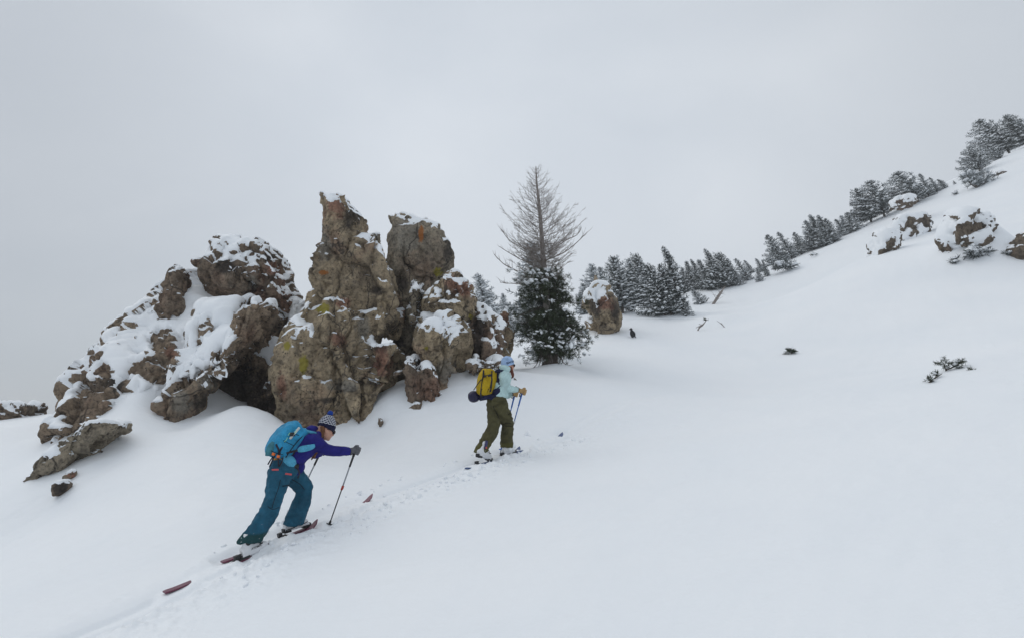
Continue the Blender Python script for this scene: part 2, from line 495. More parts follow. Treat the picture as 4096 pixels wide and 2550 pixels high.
def terrain(XY, fine=True):
    XY = np.asarray(XY, float).reshape(-1, 2)
    z = tps(XY)
    for p, r, h in MOUNDS:
        z += h * np.exp(-((XY[:, 0] - p[0]) ** 2 + (XY[:, 1] - p[1]) ** 2) / (r * r))
    P3 = np.c_[XY, np.zeros(len(XY))]
    dist = np.hypot(XY[:, 0], XY[:, 1])
    sd = seg_dist(XY, TRK)
    ad = np.abs(sd)
    off = sstep(ad, 0.25, 1.4)
    z += off * (0.05 * fbm(P3 * 0.3, 2, 3) + 0.014 * fbm(P3 * 1.1, 3, 5)) * np.clip(dist / 6, 0.4, 1.6)
    # drifted ripples, long across the wind
    q = np.c_[XY[:, 0] * 0.64 + XY[:, 1] * 0.77, (-XY[:, 0] * 0.77 + XY[:, 1] * 0.64) * 3.0, np.zeros(len(XY))]
    z += off * 0.014 * fbm(q * 0.9, 4, 9, 0.55)
    # trodden trough, two ski grooves, a broken berm on the downhill side
    far = (1 - 0.6 * sstep(dist, 9.5, 12.5)) * (1 - sstep(dist, 13.0, 19.0))
    wob = 0.05 * gnoise(P3 * 1.7, 21)
    s2 = sd + wob
    z -= far * 0.045 * np.exp(-(s2 / 0.24) ** 4)
    for g in (-0.11, 0.11):
        z -= far * 0.032 * np.exp(-((s2 - g) / 0.05) ** 4)
    if fine:
        cl = np.clip(fbm(P3 * 7.0, 4, 31, 0.62) + 0.15, 0, 1)
        z += far * (0.048 * np.exp(-((s2 + 0.36) / 0.12) ** 2) * (0.3 + 1.2 * cl) + 0.02 * np.exp(-((s2 + 0.70) / 0.30) ** 2) * cl * 1.6)
        z += far * 0.018 * np.exp(-((s2 - 0.40) / 0.13) ** 2) * (0.3 + cl)
        for a, b, bur in SKIS:
            d = np.array(b - a); L = math.hypot(d[0], d[1])
            f = ((XY[:, 0] - a[0]) * d[0] + (XY[:, 1] - a[1]) * d[1]) / (L * L)
            lat = (-(XY[:, 0] - a[0]) * d[1] + (XY[:, 1] - a[1]) * d[0]) / L
            zs_ = a[2] + d[2] * f
            k = np.exp(-(np.clip(np.abs(lat) - .05, 0, 9) / .10) ** 2) * sstep(f, -.07, 0.0) * (1 - sstep(f, 1.0, 1.1))
            over = np.zeros(len(f))
            for u, v in bur: over = np.maximum(over, sstep(f, u - .10, u + .03) * (1 - sstep(f, v - .03, v + .02)))
            tgt = zs_ - 0.006 + over * (0.034 + 0.03 * cl)
            z = z * (1 - k) + tgt * k
            # the berm on the downhill side stands a little higher where a ski is buried
            z += 0.05 * over * np.exp(-((lat + .17) / .08) ** 2) * (.3 + cl)
    return z
def ground(x, y):
    return float(terrain(np.array([[x, y]]))[0])
def hit(u, v, y0=2.5, y1=75.0):
    """where the sight line through a pixel meets the snow (or passes it closest)"""
    d = ray(u, v)
    Y = np.exp(np.linspace(math.log(y0), math.log(y1), 900))
    X = d[0] / d[1] * Y; Z = d[2] / d[1] * Y
    g = Z - terrain(np.c_[X, Y], fine=False)
    w = np.where(g < 0)[0]
    i = w[0] if len(w) else int(np.argmin(g / Y))
    return Vector((X[i], Y[i], float(terrain(np.array([[X[i], Y[i]]]))[0])))
for u_, v_, r_, h_ in ((2318, 582, 1.25, 0.75), (2365, 585, 1.2, 0.7), (2275, 590, 0.9, 0.35), (2110, 590, 0.9, 0.30), (2160, 568, 1.0, 0.30), (2290, 560, 1.2, 0.4)):
    MOUNDS.append((hit(u_ * K, v_ * K), r_, h_))
az = np.concatenate([np.linspace(-51, 51, 640), np.linspace(51, 309, 44)[1:-1]])
az = np.radians(az)
rr = np.concatenate([np.linspace(0.3, 5.2, 70), np.linspace(5.2, 12.5, 330)[1:], np.exp(np.linspace(math.log(12.5), math.log(70), 190))[1:], np.exp(np.linspace(math.log(70), math.log(190), 16))[1:]])
AZ, RR = np.meshgrid(az, rr)
GX, GY = (RR * np.sin(AZ)).ravel(), (RR * np.cos(AZ)).ravel()
XY = np.c_[GX, GY]
# beyond the surveyed slope the hill falls away
lim = np.minimum(1.0, 120.0 / np.maximum(RR.ravel(), 1e-6))
GZ = terrain(XY * lim[:, None]) - np.maximum(RR.ravel() - 120.0, 0) * 0.22
na, nr = len(az), len(rr)
I = np.arange(nr * na).reshape(nr, na)
J = np.roll(I, -1, axis=1)
Q = np.stack([I[:-1], I[1:], J[1:], J[:-1]], -1).reshape(-1, 4)
me = to_mesh('snow_slope', np.c_[GX, GY, GZ], Q[:, ::-1], [SNOW])
o = link('snow_slope', me)
tag(o, 'smooth wind-packed snow slope rising to the right with a trodden ski track', kind='structure')

# thin cloud drifting over the slope
HZ0, HZ1 = float(GZ.min()) - 1.0, max(float(GZ.max()), 34.0) + 6.0
hv, hf = box(((0, 0, (HZ0 + HZ1) / 2)), (Vector((1, 0, 0)), Vector((0, 1, 0)), Vector((0, 0, 1))), (194, 194, (HZ1 - HZ0) / 2))
hm = bpy.data.materials.new('thin_cloud'); hm.use_nodes = True
hm.node_tree.nodes.remove(hm.node_tree.nodes['Principled BSDF'])
pv = hm.node_tree.nodes.new('ShaderNodeVolumePrincipled')
pv.inputs['Color'].default_value = (0.93, 0.95, 0.97, 1)
pv.inputs['Density'].default_value = 0.0018
hm.node_tree.links.new(pv.outputs[0], hm.node_tree.nodes['Material Output'].inputs['Volume'])
hz = link('haze', to_mesh('haze', [tuple(v) for v in hv], hf, [hm], smooth=False))
tag(hz, 'thin pale cloud in the air over the whole slope', kind='stuff')
# ------------------------------------------------------------------ rock
def rock_material(name, base, dark, lite, red=0.35, dust=0.5, seed=0.0):
    m = Mat(name, 0.9, 0.2)
    p0 = m.pos()
    p = m.N('ShaderNodeVectorMath', {0: p0, 1: (seed, seed * 1.7, -seed)}, operation='ADD').outputs[0]
    big = m.noise(p, 0.75, 5, 0.6, 0.4)
    c = m.ramp(big, [(0.28, dark), (0.45, base), (0.6, base), (0.75, lite)])
    redn = m.noise(p, 0.55, 4, 0.55, 0.3)
    c = m.mix(m.math('MULTIPLY', m.ramp(redn, [(0.55, 0.0), (0.68, 1.0)]), red), c, (0.21, 0.105, 0.075, 1))
    # clasts of other colours set in the matrix
    vor = m.N('ShaderNodeTexVoronoi', {'Vector': m.mix(0.12, p, m.N('ShaderNodeTexNoise', {'Vector': p, 'Scale': 3.0}).outputs['Color'], 'ADD'), 'Scale': 6.0})
    clast = m.math('MULTIPLY', m.ramp(m.N('ShaderNodeSeparateColor', {0: vor.outputs['Color']}).outputs[0], [(0.60, 0.0), (0.64, 1.0)]),
                   m.ramp(vor.outputs['Distance'], [(0.25, 1.0), (0.42, 0.0)]))
    c = m.mix(m.math('MULTIPLY', clast, 0.6), c, m.ramp(m.N('ShaderNodeSeparateColor', {0: vor.outputs['Color']}).outputs[1], [(0.2, (0.05, 0.043, 0.038, 1)), (0.6, (0.12, 0.10, 0.08, 1)), (0.9, (0.30, 0.26, 0.20, 1))]))
    fine = m.noise(p, 17.0, 5, 0.72)
    edge = m.math('ADD', m.math('MULTIPLY', m.noise(p, 3.0, 5, 0.7), 1.3), m.math('MULTIPLY', m.noise(p, 14.0, 4, 0.7), 0.9))
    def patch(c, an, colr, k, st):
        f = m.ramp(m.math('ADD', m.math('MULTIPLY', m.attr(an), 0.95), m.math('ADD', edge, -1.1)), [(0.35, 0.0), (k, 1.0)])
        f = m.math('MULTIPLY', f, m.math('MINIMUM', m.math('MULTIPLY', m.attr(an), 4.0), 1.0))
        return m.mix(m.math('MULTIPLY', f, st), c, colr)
    for an, colr in (('crust_and_shade', (0.040, 0.034, 0.031, 1)), ('grey', (0.245, 0.225, 0.19, 1)), ('redrock', (0.225, 0.115, 0.082, 1))):  # the first colour is dark rock, also used to paint shade into recesses
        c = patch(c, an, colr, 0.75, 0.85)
    mid = m.noise(p, 3.2, 6, 0.70)
    c = m.mix(0.9, c, m.ramp(mid, [(0.30, (0.22, 0.21, 0.20, 1)), (0.47, (0.9, 0.9, 0.9, 1)), (0.70, (1.35, 1.33, 1.3, 1))]), 'MULTIPLY')
    rg = m.ramp(m.noise(p, 1.6, 3, 0.6), [(0.38, 0.5), (0.62, 1.0)])
    c = m.mix(rg, c, m.ramp(fine, [(0.34, (0.22, 0.21, 0.20, 1)), (0.47, (0.95, 0.95, 0.95, 1)), (0.70, (1.35, 1.33, 1.3, 1))]), 'MULTIPLY')
    # pits the gas left
    pit = m.N('ShaderNodeTexVoronoi', {'Vector': p, 'Scale': 11.0})
    pitf = m.math('MULTIPLY', m.ramp(pit.outputs['Distance'], [(0.14, 1.0), (0.30, 0.0)]), m.ramp(m.noise(p, 1.9, 2), [(0.5, 0.0), (0.62, 1.0)]))
    c = m.mix(m.math('MULTIPLY', pitf, 0.85), c, (0.028, 0.024, 0.022, 1))
    # joints, drawn as thin dark lines in the colour
    wv = m.mix(0.25, p, m.N('ShaderNodeTexNoise', {'Vector': p, 'Scale': 2.2, 'Detail': 4.0}).outputs['Color'], 'ADD')
    ve = m.N('ShaderNodeTexVoronoi', {'Vector': m.N('ShaderNodeMapping', {'Vector': wv, 'Scale': (1.0, 1.0, 0.55)}).outputs[0], 'Scale': 1.9}, feature='DISTANCE_TO_EDGE')
    crk = m.math('MULTIPLY', m.ramp(ve.outputs['Distance'], [(0.008, 1.0), (0.035, 0.0)]), m.ramp(m.noise(p, 0.9, 2), [(0.42, 0.0), (0.58, 1.0)]))
    c = m.mix(m.math('MULTIPLY', crk, 0.8), c, (0.035, 0.030, 0.027, 1))
    # lichens where they grow
    for an, colr in (('orange_lichen', (0.40, 0.14, 0.03, 1)), ('yellow_lichen', (0.36, 0.31, 0.045, 1))):
        c = patch(c, an, m.mix(fine, colr, tuple(x * 0.5 for x in colr[:3]) + (1,)), 0.6, 0.9)
    # snow dust caught on the small ledges
    sp = m.noise(p, 5.5, 5, 0.65)
    f = m.math('ADD', m.math('MULTIPLY', m.nz(), 0.62), m.math('MULTIPLY_ADD', sp, 1.15, -0.58))
    f = m.math('ADD', f, m.math('MULTIPLY', m.attr('dust'), 0.34))
    f = m.ramp(f, [(0.60 - 0.1 * dust, 0.0), (0.68 - 0.1 * dust, 1.0)])
    c = m.mix(f, c, (0.86, 0.89, 0.92, 1))
    m.col(c)
    vc = m.N('ShaderNodeTexVoronoi', {'Vector': m.mix(0.08, p, m.N('ShaderNodeTexNoise', {'Vector': p, 'Scale': 5.0}).outputs['Color'], 'ADD'), 'Scale': 9.0})
    h = m.math('ADD', m.math('MULTIPLY', vc.outputs['Distance'], -0.6), m.math('MULTIPLY', fine, 0.7))
    b = m.bump(h, 0.9, 0.05)
    b = m.bump(m.noise(p, 40.0, 5, 0.75), 0.8, 0.015, b)
    b = m.bump(pitf, -0.8, 0.03, b)
    m.nrm(b)
    return m.m
TAN = rock_material('tan_breccia', (0.335, 0.268, 0.182, 1), (0.165, 0.134, 0.100, 1), (0.44, 0.365, 0.255, 1), 0.6, 0.62, 0.0)
GREY = rock_material('grey_brown_breccia', (0.275, 0.235, 0.178, 1), (0.15, 0.128, 0.103, 1), (0.37, 0.325, 0.25, 1), 0.3, 0.62, 4.0)
DARK = rock_material('dark_breccia', (0.200, 0.155, 0.115, 1), (0.085, 0.070, 0.059, 1), (0.30, 0.24, 0.18, 1), 0.5, 0.6, 9.0)
BROWN_R = rock_material('brown_breccia', (0.26, 0.20, 0.145, 1), (0.115, 0.092, 0.074, 1), (0.36, 0.29, 0.21, 1), 0.4, 0.5, 2.0)
FARR = rock_material('dark_brown_far_rock', (0.15, 0.12, 0.09, 1), (0.05, 0.042, 0.036, 1), (0.17, 0.135, 0.10, 1), 0.3, 0.3, 15.0)

def in_poly(P, poly):
    x, y = P[:, 0], P[:, 1]; r = np.zeros(len(P), bool)
    n = len(poly)
    for i in range(n):
        x1, y1 = poly[i]; x2, y2 = poly[(i + 1) % n]
        c = ((y1 > y) != (y2 > y))
        with np.errstate(divide='ignore', invalid='ignore'):
            r ^= c & (x < (x2 - x1) * (y - y1) / (y2 - y1 + 1e-12) + x1)
    return r
def inflate(poly, Y, thick, back=None, step=12.0, square=0.52, lean=0.0):
    """a boulder from its silhouette seen at world depth Y: bulges `thick` metres towards and `back` metres away from the viewer's side"""
    if back is None: back = thick
    poly = np.array(poly, float)
    lo, hi = poly.min(0) - 2 * step, poly.max(0) + 2 * step
    us = np.arange(lo[0], hi[0] + step, step); vs = np.arange(lo[1], hi[1] + step, step)
    U, Vv = np.meshgrid(us, vs); P = np.c_[U.ravel(), Vv.ravel()]
    M = in_poly(P, poly).reshape(U.shape)
    M[0] = M[-1] = False; M[:, 0] = M[:, -1] = False
    u = np.zeros(M.shape)
    for _ in range(260):
        u[1:-1, 1:-1] = 0.25 * (u[:-2, 1:-1] + u[2:, 1:-1] + u[1:-1, :-2] + u[1:-1, 2:] + 1.0)
        u *= M
    h = np.sqrt(u); h = (h / h.max()) ** square
    D = M.copy()
    for a in (-1, 0, 1):
        for b in (-1, 0, 1):
            D |= np.roll(np.roll(M, a, 0), b, 1)
    ringm = D & ~M
    # ring corners go to the nearest point of the outline
    Pn = P.copy(); ri = np.where(ringm.ravel())[0]
    best = np.full(len(ri), 1e18)
    for i in range(len(poly)):
        a, b = poly[i], poly[(i + 1) % len(poly)]; d = b - a
        t = np.clip(((P[ri] - a) @ d) / max(d @ d, 1e-9), 0, 1)
        q = a + t[:, None] * d
        r = ((P[ri] - q) ** 2).sum(1)
        m = r < best
        Pn[ri[m]] = q[m]; best = np.minimum(best, r)
    a_ = (Pn[:, 0] - 2048) / FPX; b_ = -(Pn[:, 1] - 1275) / FPX
    dy = CP - b_ * SP; dz = SP + b_ * CP
    Xw = a_ / dy * Y; Zw = dz / dy * Y
    hf = h.ravel()
    zmid = Zw[M.ravel()].mean()
    Yl = (Y - lean * zmid) / (1 - lean * dz / dy)          # a mass that leans back is surveyed on its own sloping plane
    Xw, Zw, ly = a_ / dy * Yl, dz / dy * Yl, Yl - Y
    F = np.c_[Xw, Y - thick * hf + ly, Zw]; B = np.c_[Xw, Y + back * hf + ly, Zw]
    idx = np.full(M.size, -1); sel = np.where(D.ravel())[0]; idx[sel] = np.arange(len(sel))
    bidx = idx.copy(); ins = np.where(M.ravel())[0]; bidx[ins] = len(sel) + np.arange(len(ins))
    V = np.concatenate([F[sel], B[ins]])
    H, Wd = M.shape
    G = np.arange(M.size).reshape(H, Wd)
    q = np.stack([G[:-1, :-1], G[1:, :-1], G[1:, 1:], G[:-1, 1:]], -1).reshape(-1, 4)
    q = q[(D.ravel()[q]).all(1) & (M.ravel()[q]).any(1)]
    Fc = np.concatenate([idx[q], bidx[q][:, ::-1]])
    return V, Fc
def to_px(V):
    y = V[:, 1] * CP + V[:, 2] * SP
    zc = -V[:, 1] * SP + V[:, 2] * CP
    return np.c_[2048 + FPX * V[:, 0] / y, 1275 - FPX * zc / y]
def rock(name, label, cat, lumps, mat, voxel=0.05, amp=1.0, scale=1.0, snow=0.0, tmax=0.11, spots=(), fields=(), patches=(), calm=(), meld=2, group=None, seed=0, parent=None, cap=True, rough=1.0):
    """lumps: (outline, Y, thick, [back]); spots: (u, v, r, bias) more / less snow; patches: (attribute, u, v, r)"""
    VV, FF, n = [], [], 0
    for L in lumps:
        V, Fc = inflate(*L[:4], lean=L[4] if len(L) > 4 else 0.0) if len(L) > 3 else inflate(*L)
        VV.append(V); FF.append(Fc + n); n += len(V)
    V, Q = remesh(np.concatenate(VV), np.concatenate(FF), voxel)
    E = edges_of(Q)
    V = lap(V, E, meld)
    P = V / scale
    N = normals(V, Q)
    def ridged(q, o, sd):
        r = np.zeros(len(q)); a = 1.0; q = q.copy()
        for k in range(o):
            r += a * (0.55 - 2.0 * np.abs(gnoise(q, sd + k))); q = (q @ _ROT.T) * 2.1 + 3.7; a *= 0.55
        return r
    d = 0.10 * fbm(P * 0.8, 2, seed + 1)
    wq = P + 0.10 * np.c_[gnoise(P * 1.9, seed + 40), gnoise(P * 1.9, seed + 41), gnoise(P * 1.9, seed + 42)]
    # big joint-bounded blocks, taller than wide
    Hf, jt, C = facet(wq * np.array((1.15, 1.15, 0.62)), seed + 5)
    d += 0.40 * Hf + (C - 0.5) * 0.16 - 0.13 * np.exp(-(jt / 0.05) ** 2)
    Hf, jt, C = facet(wq * np.array((2.7, 2.7, 1.9)) + 3.1, seed + 9)
    d += (0.19 * Hf + (C - 0.5) * 0.09 - 0.05 * np.exp(-(jt / 0.05) ** 2)) * rough
    m = sstep(gnoise(P * 1.2, seed + 61), -0.30, 0.30)
    Hf, jt, C = facet(P * 6.0 + 0.15 * gnoise(P * 5, seed + 60)[:, None], seed + 13)
    d += (0.075 * Hf + (C - 0.5) * 0.05 - 0.02 * np.exp(-(jt / 0.08) ** 2)) * (0.3 + m) * rough
    d += (0.040 * ridged(P * 2.1, 4, seed + 17) + (0.008 + 0.020 * m) * ridged(P * 9.0, 2, seed + 25)) * rough
    pc = to_px(V)
    for u, v, r, k in calm:
        d *= 1 - k * np.exp(-(((pc[:, 0] - u) / r) ** 2 + ((pc[:, 1] - v) / r) ** 2))
    d = np.minimum(d - 0.13, 0.09 + 0.3 * (d - 0.22))             # broken inwards from the outline rather than out of it
    V = V + N * (d * amp * scale)[:, None]
    V = lap(V, E, 1, 0.06)
    N = normals(V, Q)
    px = to_px(V)
    front = sstep(-N[:, 1], -0.35, 0.15)
    at_ = {k: np.zeros(len(V)) for k in ('crust_and_shade', 'grey', 'redrock', 'orange_lichen', 'yellow_lichen', 'dust')}
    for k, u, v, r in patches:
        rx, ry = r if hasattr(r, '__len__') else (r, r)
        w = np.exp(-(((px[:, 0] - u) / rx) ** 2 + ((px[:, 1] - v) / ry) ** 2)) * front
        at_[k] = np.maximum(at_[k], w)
    if cap:
        nz = lap(N[:, 2], E, 3, 0.6)
        g = 1.05 * nz - 0.56 + snow + 0.25 * fbm(V * 1.5 / scale, 3, seed + 51) + 0.34 * fbm(V * 5.0 / scale, 4, seed + 57, 0.65)
        for u, v, r, b in spots:
            rx, ry = r if hasattr(r, '__len__') else (r, r)
            g += b * np.exp(-(((px[:, 0] - u) / rx) ** 2 + ((px[:, 1] - v) / ry) ** 2)) * front
        fw = np.zeros(len(V))
        wob = np.c_[fbm(V * 2.3, 3, seed + 71), fbm(V * 2.3, 3, seed + 75)] * 26.0
        for poly, b in fields:
            w = in_poly(px + wob, poly).astype(float) * front
            w = lap(w, E, 4, 0.6)
            g = g * (1 - w) + (b + 0.25 * np.clip(g, -.5, .5)) * w
            if b > 0: fw = np.maximum(fw, w)
        at_['dust'] = sstep(g, -0.34, 0.02)
    bottom = V[:, 2].min()
    ctr = Vector((float(V[:, 0].mean()), float(V[:, 1].mean()), float(bottom)))
    me = to_mesh(name, V - np.array(ctr) if parent is None else V - np.array(base_of(parent)), Q, [mat], smooth=False)
    for k, w in at_.items():
        a = me.attributes.new(k, 'FLOAT', 'POINT'); a.data.foreach_set('value', w.astype(np.float32))
    o = link(name, me, parent, ctr if parent is None else None)
    tag(o, label, cat, group)
    if cap:
        t = np.clip(g * 0.16, -0.05, tmax * (0.55 + 0.9 * fw))
        Sm = lap(V, E, 5, 0.6)
        if len(fields):
            S2 = lap(V, E, 45, 0.6)
            N2 = normals(S2, Q)
            Sm = Sm * (1 - fw[:, None]) + (S2 + N2 * 0.05) * fw[:, None]
        k = sstep(t, 0.0, 0.05)[:, None]
        NN = normals(Sm, Q)
        up = np.array((0, 0, 1.0))
        S = V * (1 - k) + Sm * k + (0.6 * NN + 0.5 * up) * t[:, None]
        S = np.where((t > 0)[:, None], S, V + N * t[:, None])
        keep = (t[Q] > -0.012).any(1)
        q = Q[keep]
        if len(q):
            used, inv = np.unique(q, return_inverse=True)
            tag(link('snow_cover', to_mesh('snow_cover', S[used] - np.array(base_of(o) if parent is not None else ctr), inv.reshape(-1, 4), [SNOW_CAP]), o), kind='stuff')
    return o

# left outcrop: a snowed-up shoulder with a shallow cave under it
def p6(*a): return zz(z6, a)
def p5(*a): return zz(z5, a)
shoulder = p6((770, 415), (720, 460), (640, 520), (550, 600), (440, 690), (380, 780), (330, 850), (280, 910), (240, 1010), (195, 1180), (240, 1260), (430, 1180), (600, 1120), (780, 1080), (830, 900), (980, 830), (1075, 760), (1110, 640), (1190, 470), (1290, 365), (1200, 335), (990, 280), (890, 285))
slab2 = p6((930, 640), (1000, 440), (1200, 400), (1290, 400), (1230, 480), (1190, 590), (1140, 650), (1090, 760), (960, 830), (800, 890), (850, 760))
jamb = p6((768, 915), (800, 890), (930, 855), (1010, 800), (1090, 740), (1150, 620), (1200, 580), (1215, 640), (1170, 730), (1070, 820), (970, 920), (915, 1030), (850, 1290), (800, 1300), (778, 1060), (770, 980))
roof = p6((1185, 490), (1270, 395), (1350, 400), (1370, 510), (1345, 580), (1340, 660), (1270, 720), (1190, 740), (1130, 730), (1140, 640))
caveb = p6((1290, 900), (1330, 870), (1400, 900), (1400, 970), (1340, 985), (1300, 950))
backwall = p6((860, 1000), (950, 840), (1100, 660), (1190, 480), (1300, 390), (1480, 380), (1560, 420), (1520, 560), (1440, 700), (1400, 800), (1470, 1000), (1480, 1200), (1300, 1230), (880, 1230))
rightwall = p6((1370, 800), (1400, 790), (1440, 860), (1465, 1000), (1475, 1350), (1400, 1350), (1380, 1150), (1350, 1000), (1340, 880))
sn = lambda x, y, r, b: z6(x, y) + ((r * .7277 if not hasattr(r, '__len__') else (r[0] * .7277, r[1] * .7277)), b)
pa = lambda k, x, y, r: (k,) + z6(x, y) + ((r * .7277 if not hasattr(r, '__len__') else (r[0] * .7277, r[1] * .7277)),)
rock('cave_outcrop', 'broad snow-covered rock outcrop with a dark shallow cave at its foot', 'rock outcrop',
     [(shoulder, 13.9, 1.1, 1.2, 0.75), (slab2, 13.3, 0.7, 0.8, 0.7), (jamb, 12.55, 0.62), (roof, 13.2, 0.75), (backwall, 15.0, 0.7, 1.0), (rightwall, 13.9, 0.6)],
     BROWN_R, 0.042, 0.9, 1.0, 0.30, 0.12, seed=3, meld=12,
     fields=[(p6((770, 415), (890, 290), (990, 280), (1100, 320), (1200, 335), (1300, 365), (1230, 440), (1205, 500), (1195, 590), (1145, 615), (1130, 690), (1085, 710), (1085, 770), (1000, 825), (930, 855), (800, 900), (770, 920), (560, 900), (590, 850), (750, 850), (800, 770), (830, 690), (850, 640), (830, 560), (770, 440), (720, 470)), .62),
             (p6((760, 420), (830, 440), (850, 560), (830, 600), (730, 570), (690, 650), (755, 740), (700, 760), (620, 745), (560, 770), (590, 850), (470, 820), (420, 830), (370, 800), (450, 690), (560, 600), (650, 520)), .34),
             (p6((1330, 395), (1400, 380), (1500, 390), (1580, 425), (1500, 560), (1440, 690), (1385, 820), (1330, 770), (1240, 745), (1330, 650), (1420, 610), (1460, 560), (1420, 480)), .6),
             (p6((920, 560), (1000, 500), (1090, 560), (1080, 590), (1000, 640), (930, 700), (885, 710), (880, 680), (930, 640)), -.16),
             (p6((720, 590), (790, 570), (830, 600), (845, 690), (815, 770), (770, 760), (750, 700), (690, 670)), -.6),
             (p6((600, 770), (680, 735), (760, 760), (775, 810), (740, 850), (650, 855), (605, 820)), -.45), (p6((380, 790), (430, 760), (480, 800), (480, 880), (580, 850), (570, 890), (470, 970), (300, 1090), (190, 1190), (235, 1010), (280, 900), (340, 870), (420, 860)), -.8),
             (p6((770, 910), (940, 860), (1090, 740), (1150, 620), (1210, 480), (1340, 400), (1360, 520), (1340, 640), (1230, 720), (1340, 760), (1390, 810), (1480, 1300), (760, 1300)), -.9),
             (p6((1380, 530), (1440, 510), (1460, 570), (1410, 620), (1370, 600)), -.7)],
     spots=[sn(1050, 850, (60, 20), .5), sn(1240, 580, (40, 20), .6), sn(640, 480, (80, 60), .25)],
     patches=[pa('crust_and_shade', 1200, 900, (210, 190)), pa('crust_and_shade', 1030, 1000, (150, 140)), pa('crust_and_shade', 1330, 1020, 130), pa('crust_and_shade', 1420, 570, 50), pa('crust_and_shade', 500, 870, 60), pa('grey', 860, 980, (70, 110)), pa('redrock', 800, 700, 40), pa('grey', 1010, 850, 60)])  # wide dark patches in the cave: dark rock with painted shade added
rock('summit_block', 'dark blocky rock topping the cave outcrop, dusted with snow', 'rock',
     [(p6((985, 300), (1005, 245), (1035, 200), (1038, 130), (1066, 72), (1110, 72), (1190, 60), (1202, 95), (1250, 112), (1330, 108), (1390, 150), (1430, 220), (1470, 300), (1510, 390), (1500, 520), (1330, 500), (1250, 470), (1100, 440), (1000, 400)), 15.1, 1.15, 1.1), (p6((1038, 150), (1040, 100), (1066, 66), (1110, 66), (1130, 85), (1165, 55), (1200, 62), (1205, 98), (1160, 125), (1100, 150)), 15.0, 0.5),
      (p6((1000, 300), (1030, 210), (1090, 180), (1180, 190), (1210, 250), (1280, 280), (1330, 350), (1240, 375), (1120, 360), (1040, 340)), 14.4, 0.75)],
     DARK, 0.036, 0.8, 0.85, 0.12, 0.07, seed=11, calm=[z6(1130, 80) + (60, .6)],
     spots=[sn(1120, 110, (90, 40), .5), sn(1150, 170, (110, 30), .4), sn(1250, 180, (70, 70), .35), sn(1300, 130, (80, 30), .3), sn(1100, 260, (90, 60), -.8), sn(1230, 310, 80, -.4), sn(1400, 320, 60, .3)],
     patches=[pa('crust_and_shade', 1110, 230, (80, 50)), pa('crust_and_shade', 1340, 180, 50), pa('redrock', 1370, 240, 50), pa('grey', 1250, 310, 50)])
rock('rock_fin', 'small dark rock fin left of the summit block on the cave outcrop', 'rock',
     [(p6((745, 560), (765, 430), (790, 330), (803, 240), (830, 222), (872, 240), (892, 285), (890, 345), (900, 480), (860, 560)), 14.05, 0.5)], DARK, 0.03, 0.6, 0.6, -.1, 0.06, seed=17)
rock('ledge_stone', 'small brown stone perched on the ridge left of the summit block', 'rock',
     [(p6((925, 192), (960, 184), (1000, 200), (1005, 228), (975, 240), (940, 232)), 14.9, 0.28), (p6((985, 185), (1008, 165), (1032, 175), (1030, 225), (1000, 235)), 14.8, 0.22)], DARK, 0.025, 0.5, 0.5, 0.0, 0.05, seed=19, patches=[pa('crust_and_shade', 1010, 200, 30)])
rock('rock_slab', 'long low grey rock slab poking from the snow at lower left', 'rock',
     [(p6((38, 1440), (58, 1388), (110, 1318), (200, 1240), (255, 1195), (300, 1150), (370, 1060), (440, 1050), (525, 1085), (480, 1150), (420, 1170), (380, 1190), (380, 1260), (300, 1320), (220, 1370), (150, 1430), (85, 1465)), 10.3, 0.5, 0.7)],
     GREY, 0.035, 0.6, 0.7, -.12, 0.07, seed=23,
     spots=[sn(150, 1260, (90, 40), .7), sn(300, 1130, (60, 40), .6), sn(440, 1060, (60, 25), .6), sn(200, 1360, (130, 60), -.6), sn(400, 1120, (60, 30), -.3)])
def small_rock(label, pts, th, mat, seed, patches=()):
    Y = hit(sum(p[0] for p in pts) / len(pts), max(p[1] for p in pts)).y
    rock('boulder', label, 'boulder', [([(u, v + (6 if v > sum(p[1] for p in pts) / len(pts) else 0)) for u, v in pts], Y, th)], mat, max(.010, th * .11), 0.22, 0.32, -.15, 0.04, seed=seed, patches=patches)
small_rock('small black boulder in the snow below the grey slab', zz(zl, [(665, 1275), (678, 1170), (735, 1120), (805, 1120), (838, 1165), (790, 1240), (730, 1290)]), .17, DARK, 29, [('crust_and_shade',) + zl(750, 1190) + (60,)])
small_rock('little reddish stone just above the black boulder', zz(zl, [(780, 1095), (830, 1025), (860, 990), (930, 985), (915, 1055), (870, 1100)]), .13, GREY, 31, [('redrock',) + zl(860, 1050) + (30,)])
small_rock('tiny dark stone in the snow right of the grey slab', zz(zl, [(1195, 775), (1212, 742), (1248, 745), (1245, 790)]), .06, DARK, 33)
rock('boulder', 'snow-streaked boulder on the ridge at the left edge', 'rock',
     [([(-120, 1640), (-90, 1620), (-20, 1612), (70, 1605), (135, 1597), (150, 1612), (147, 1660), (140, 1690), (90, 1700), (-100, 1705)], 15.4, 0.6)], DARK, 0.035, 0.8, 0.6, 0.15, 0.06, seed=35,
     spots=[(70, 1630, (60, 25), .5), (40, 1670, (70, 14), -.5), (130, 1650, (25, 30), .1)])

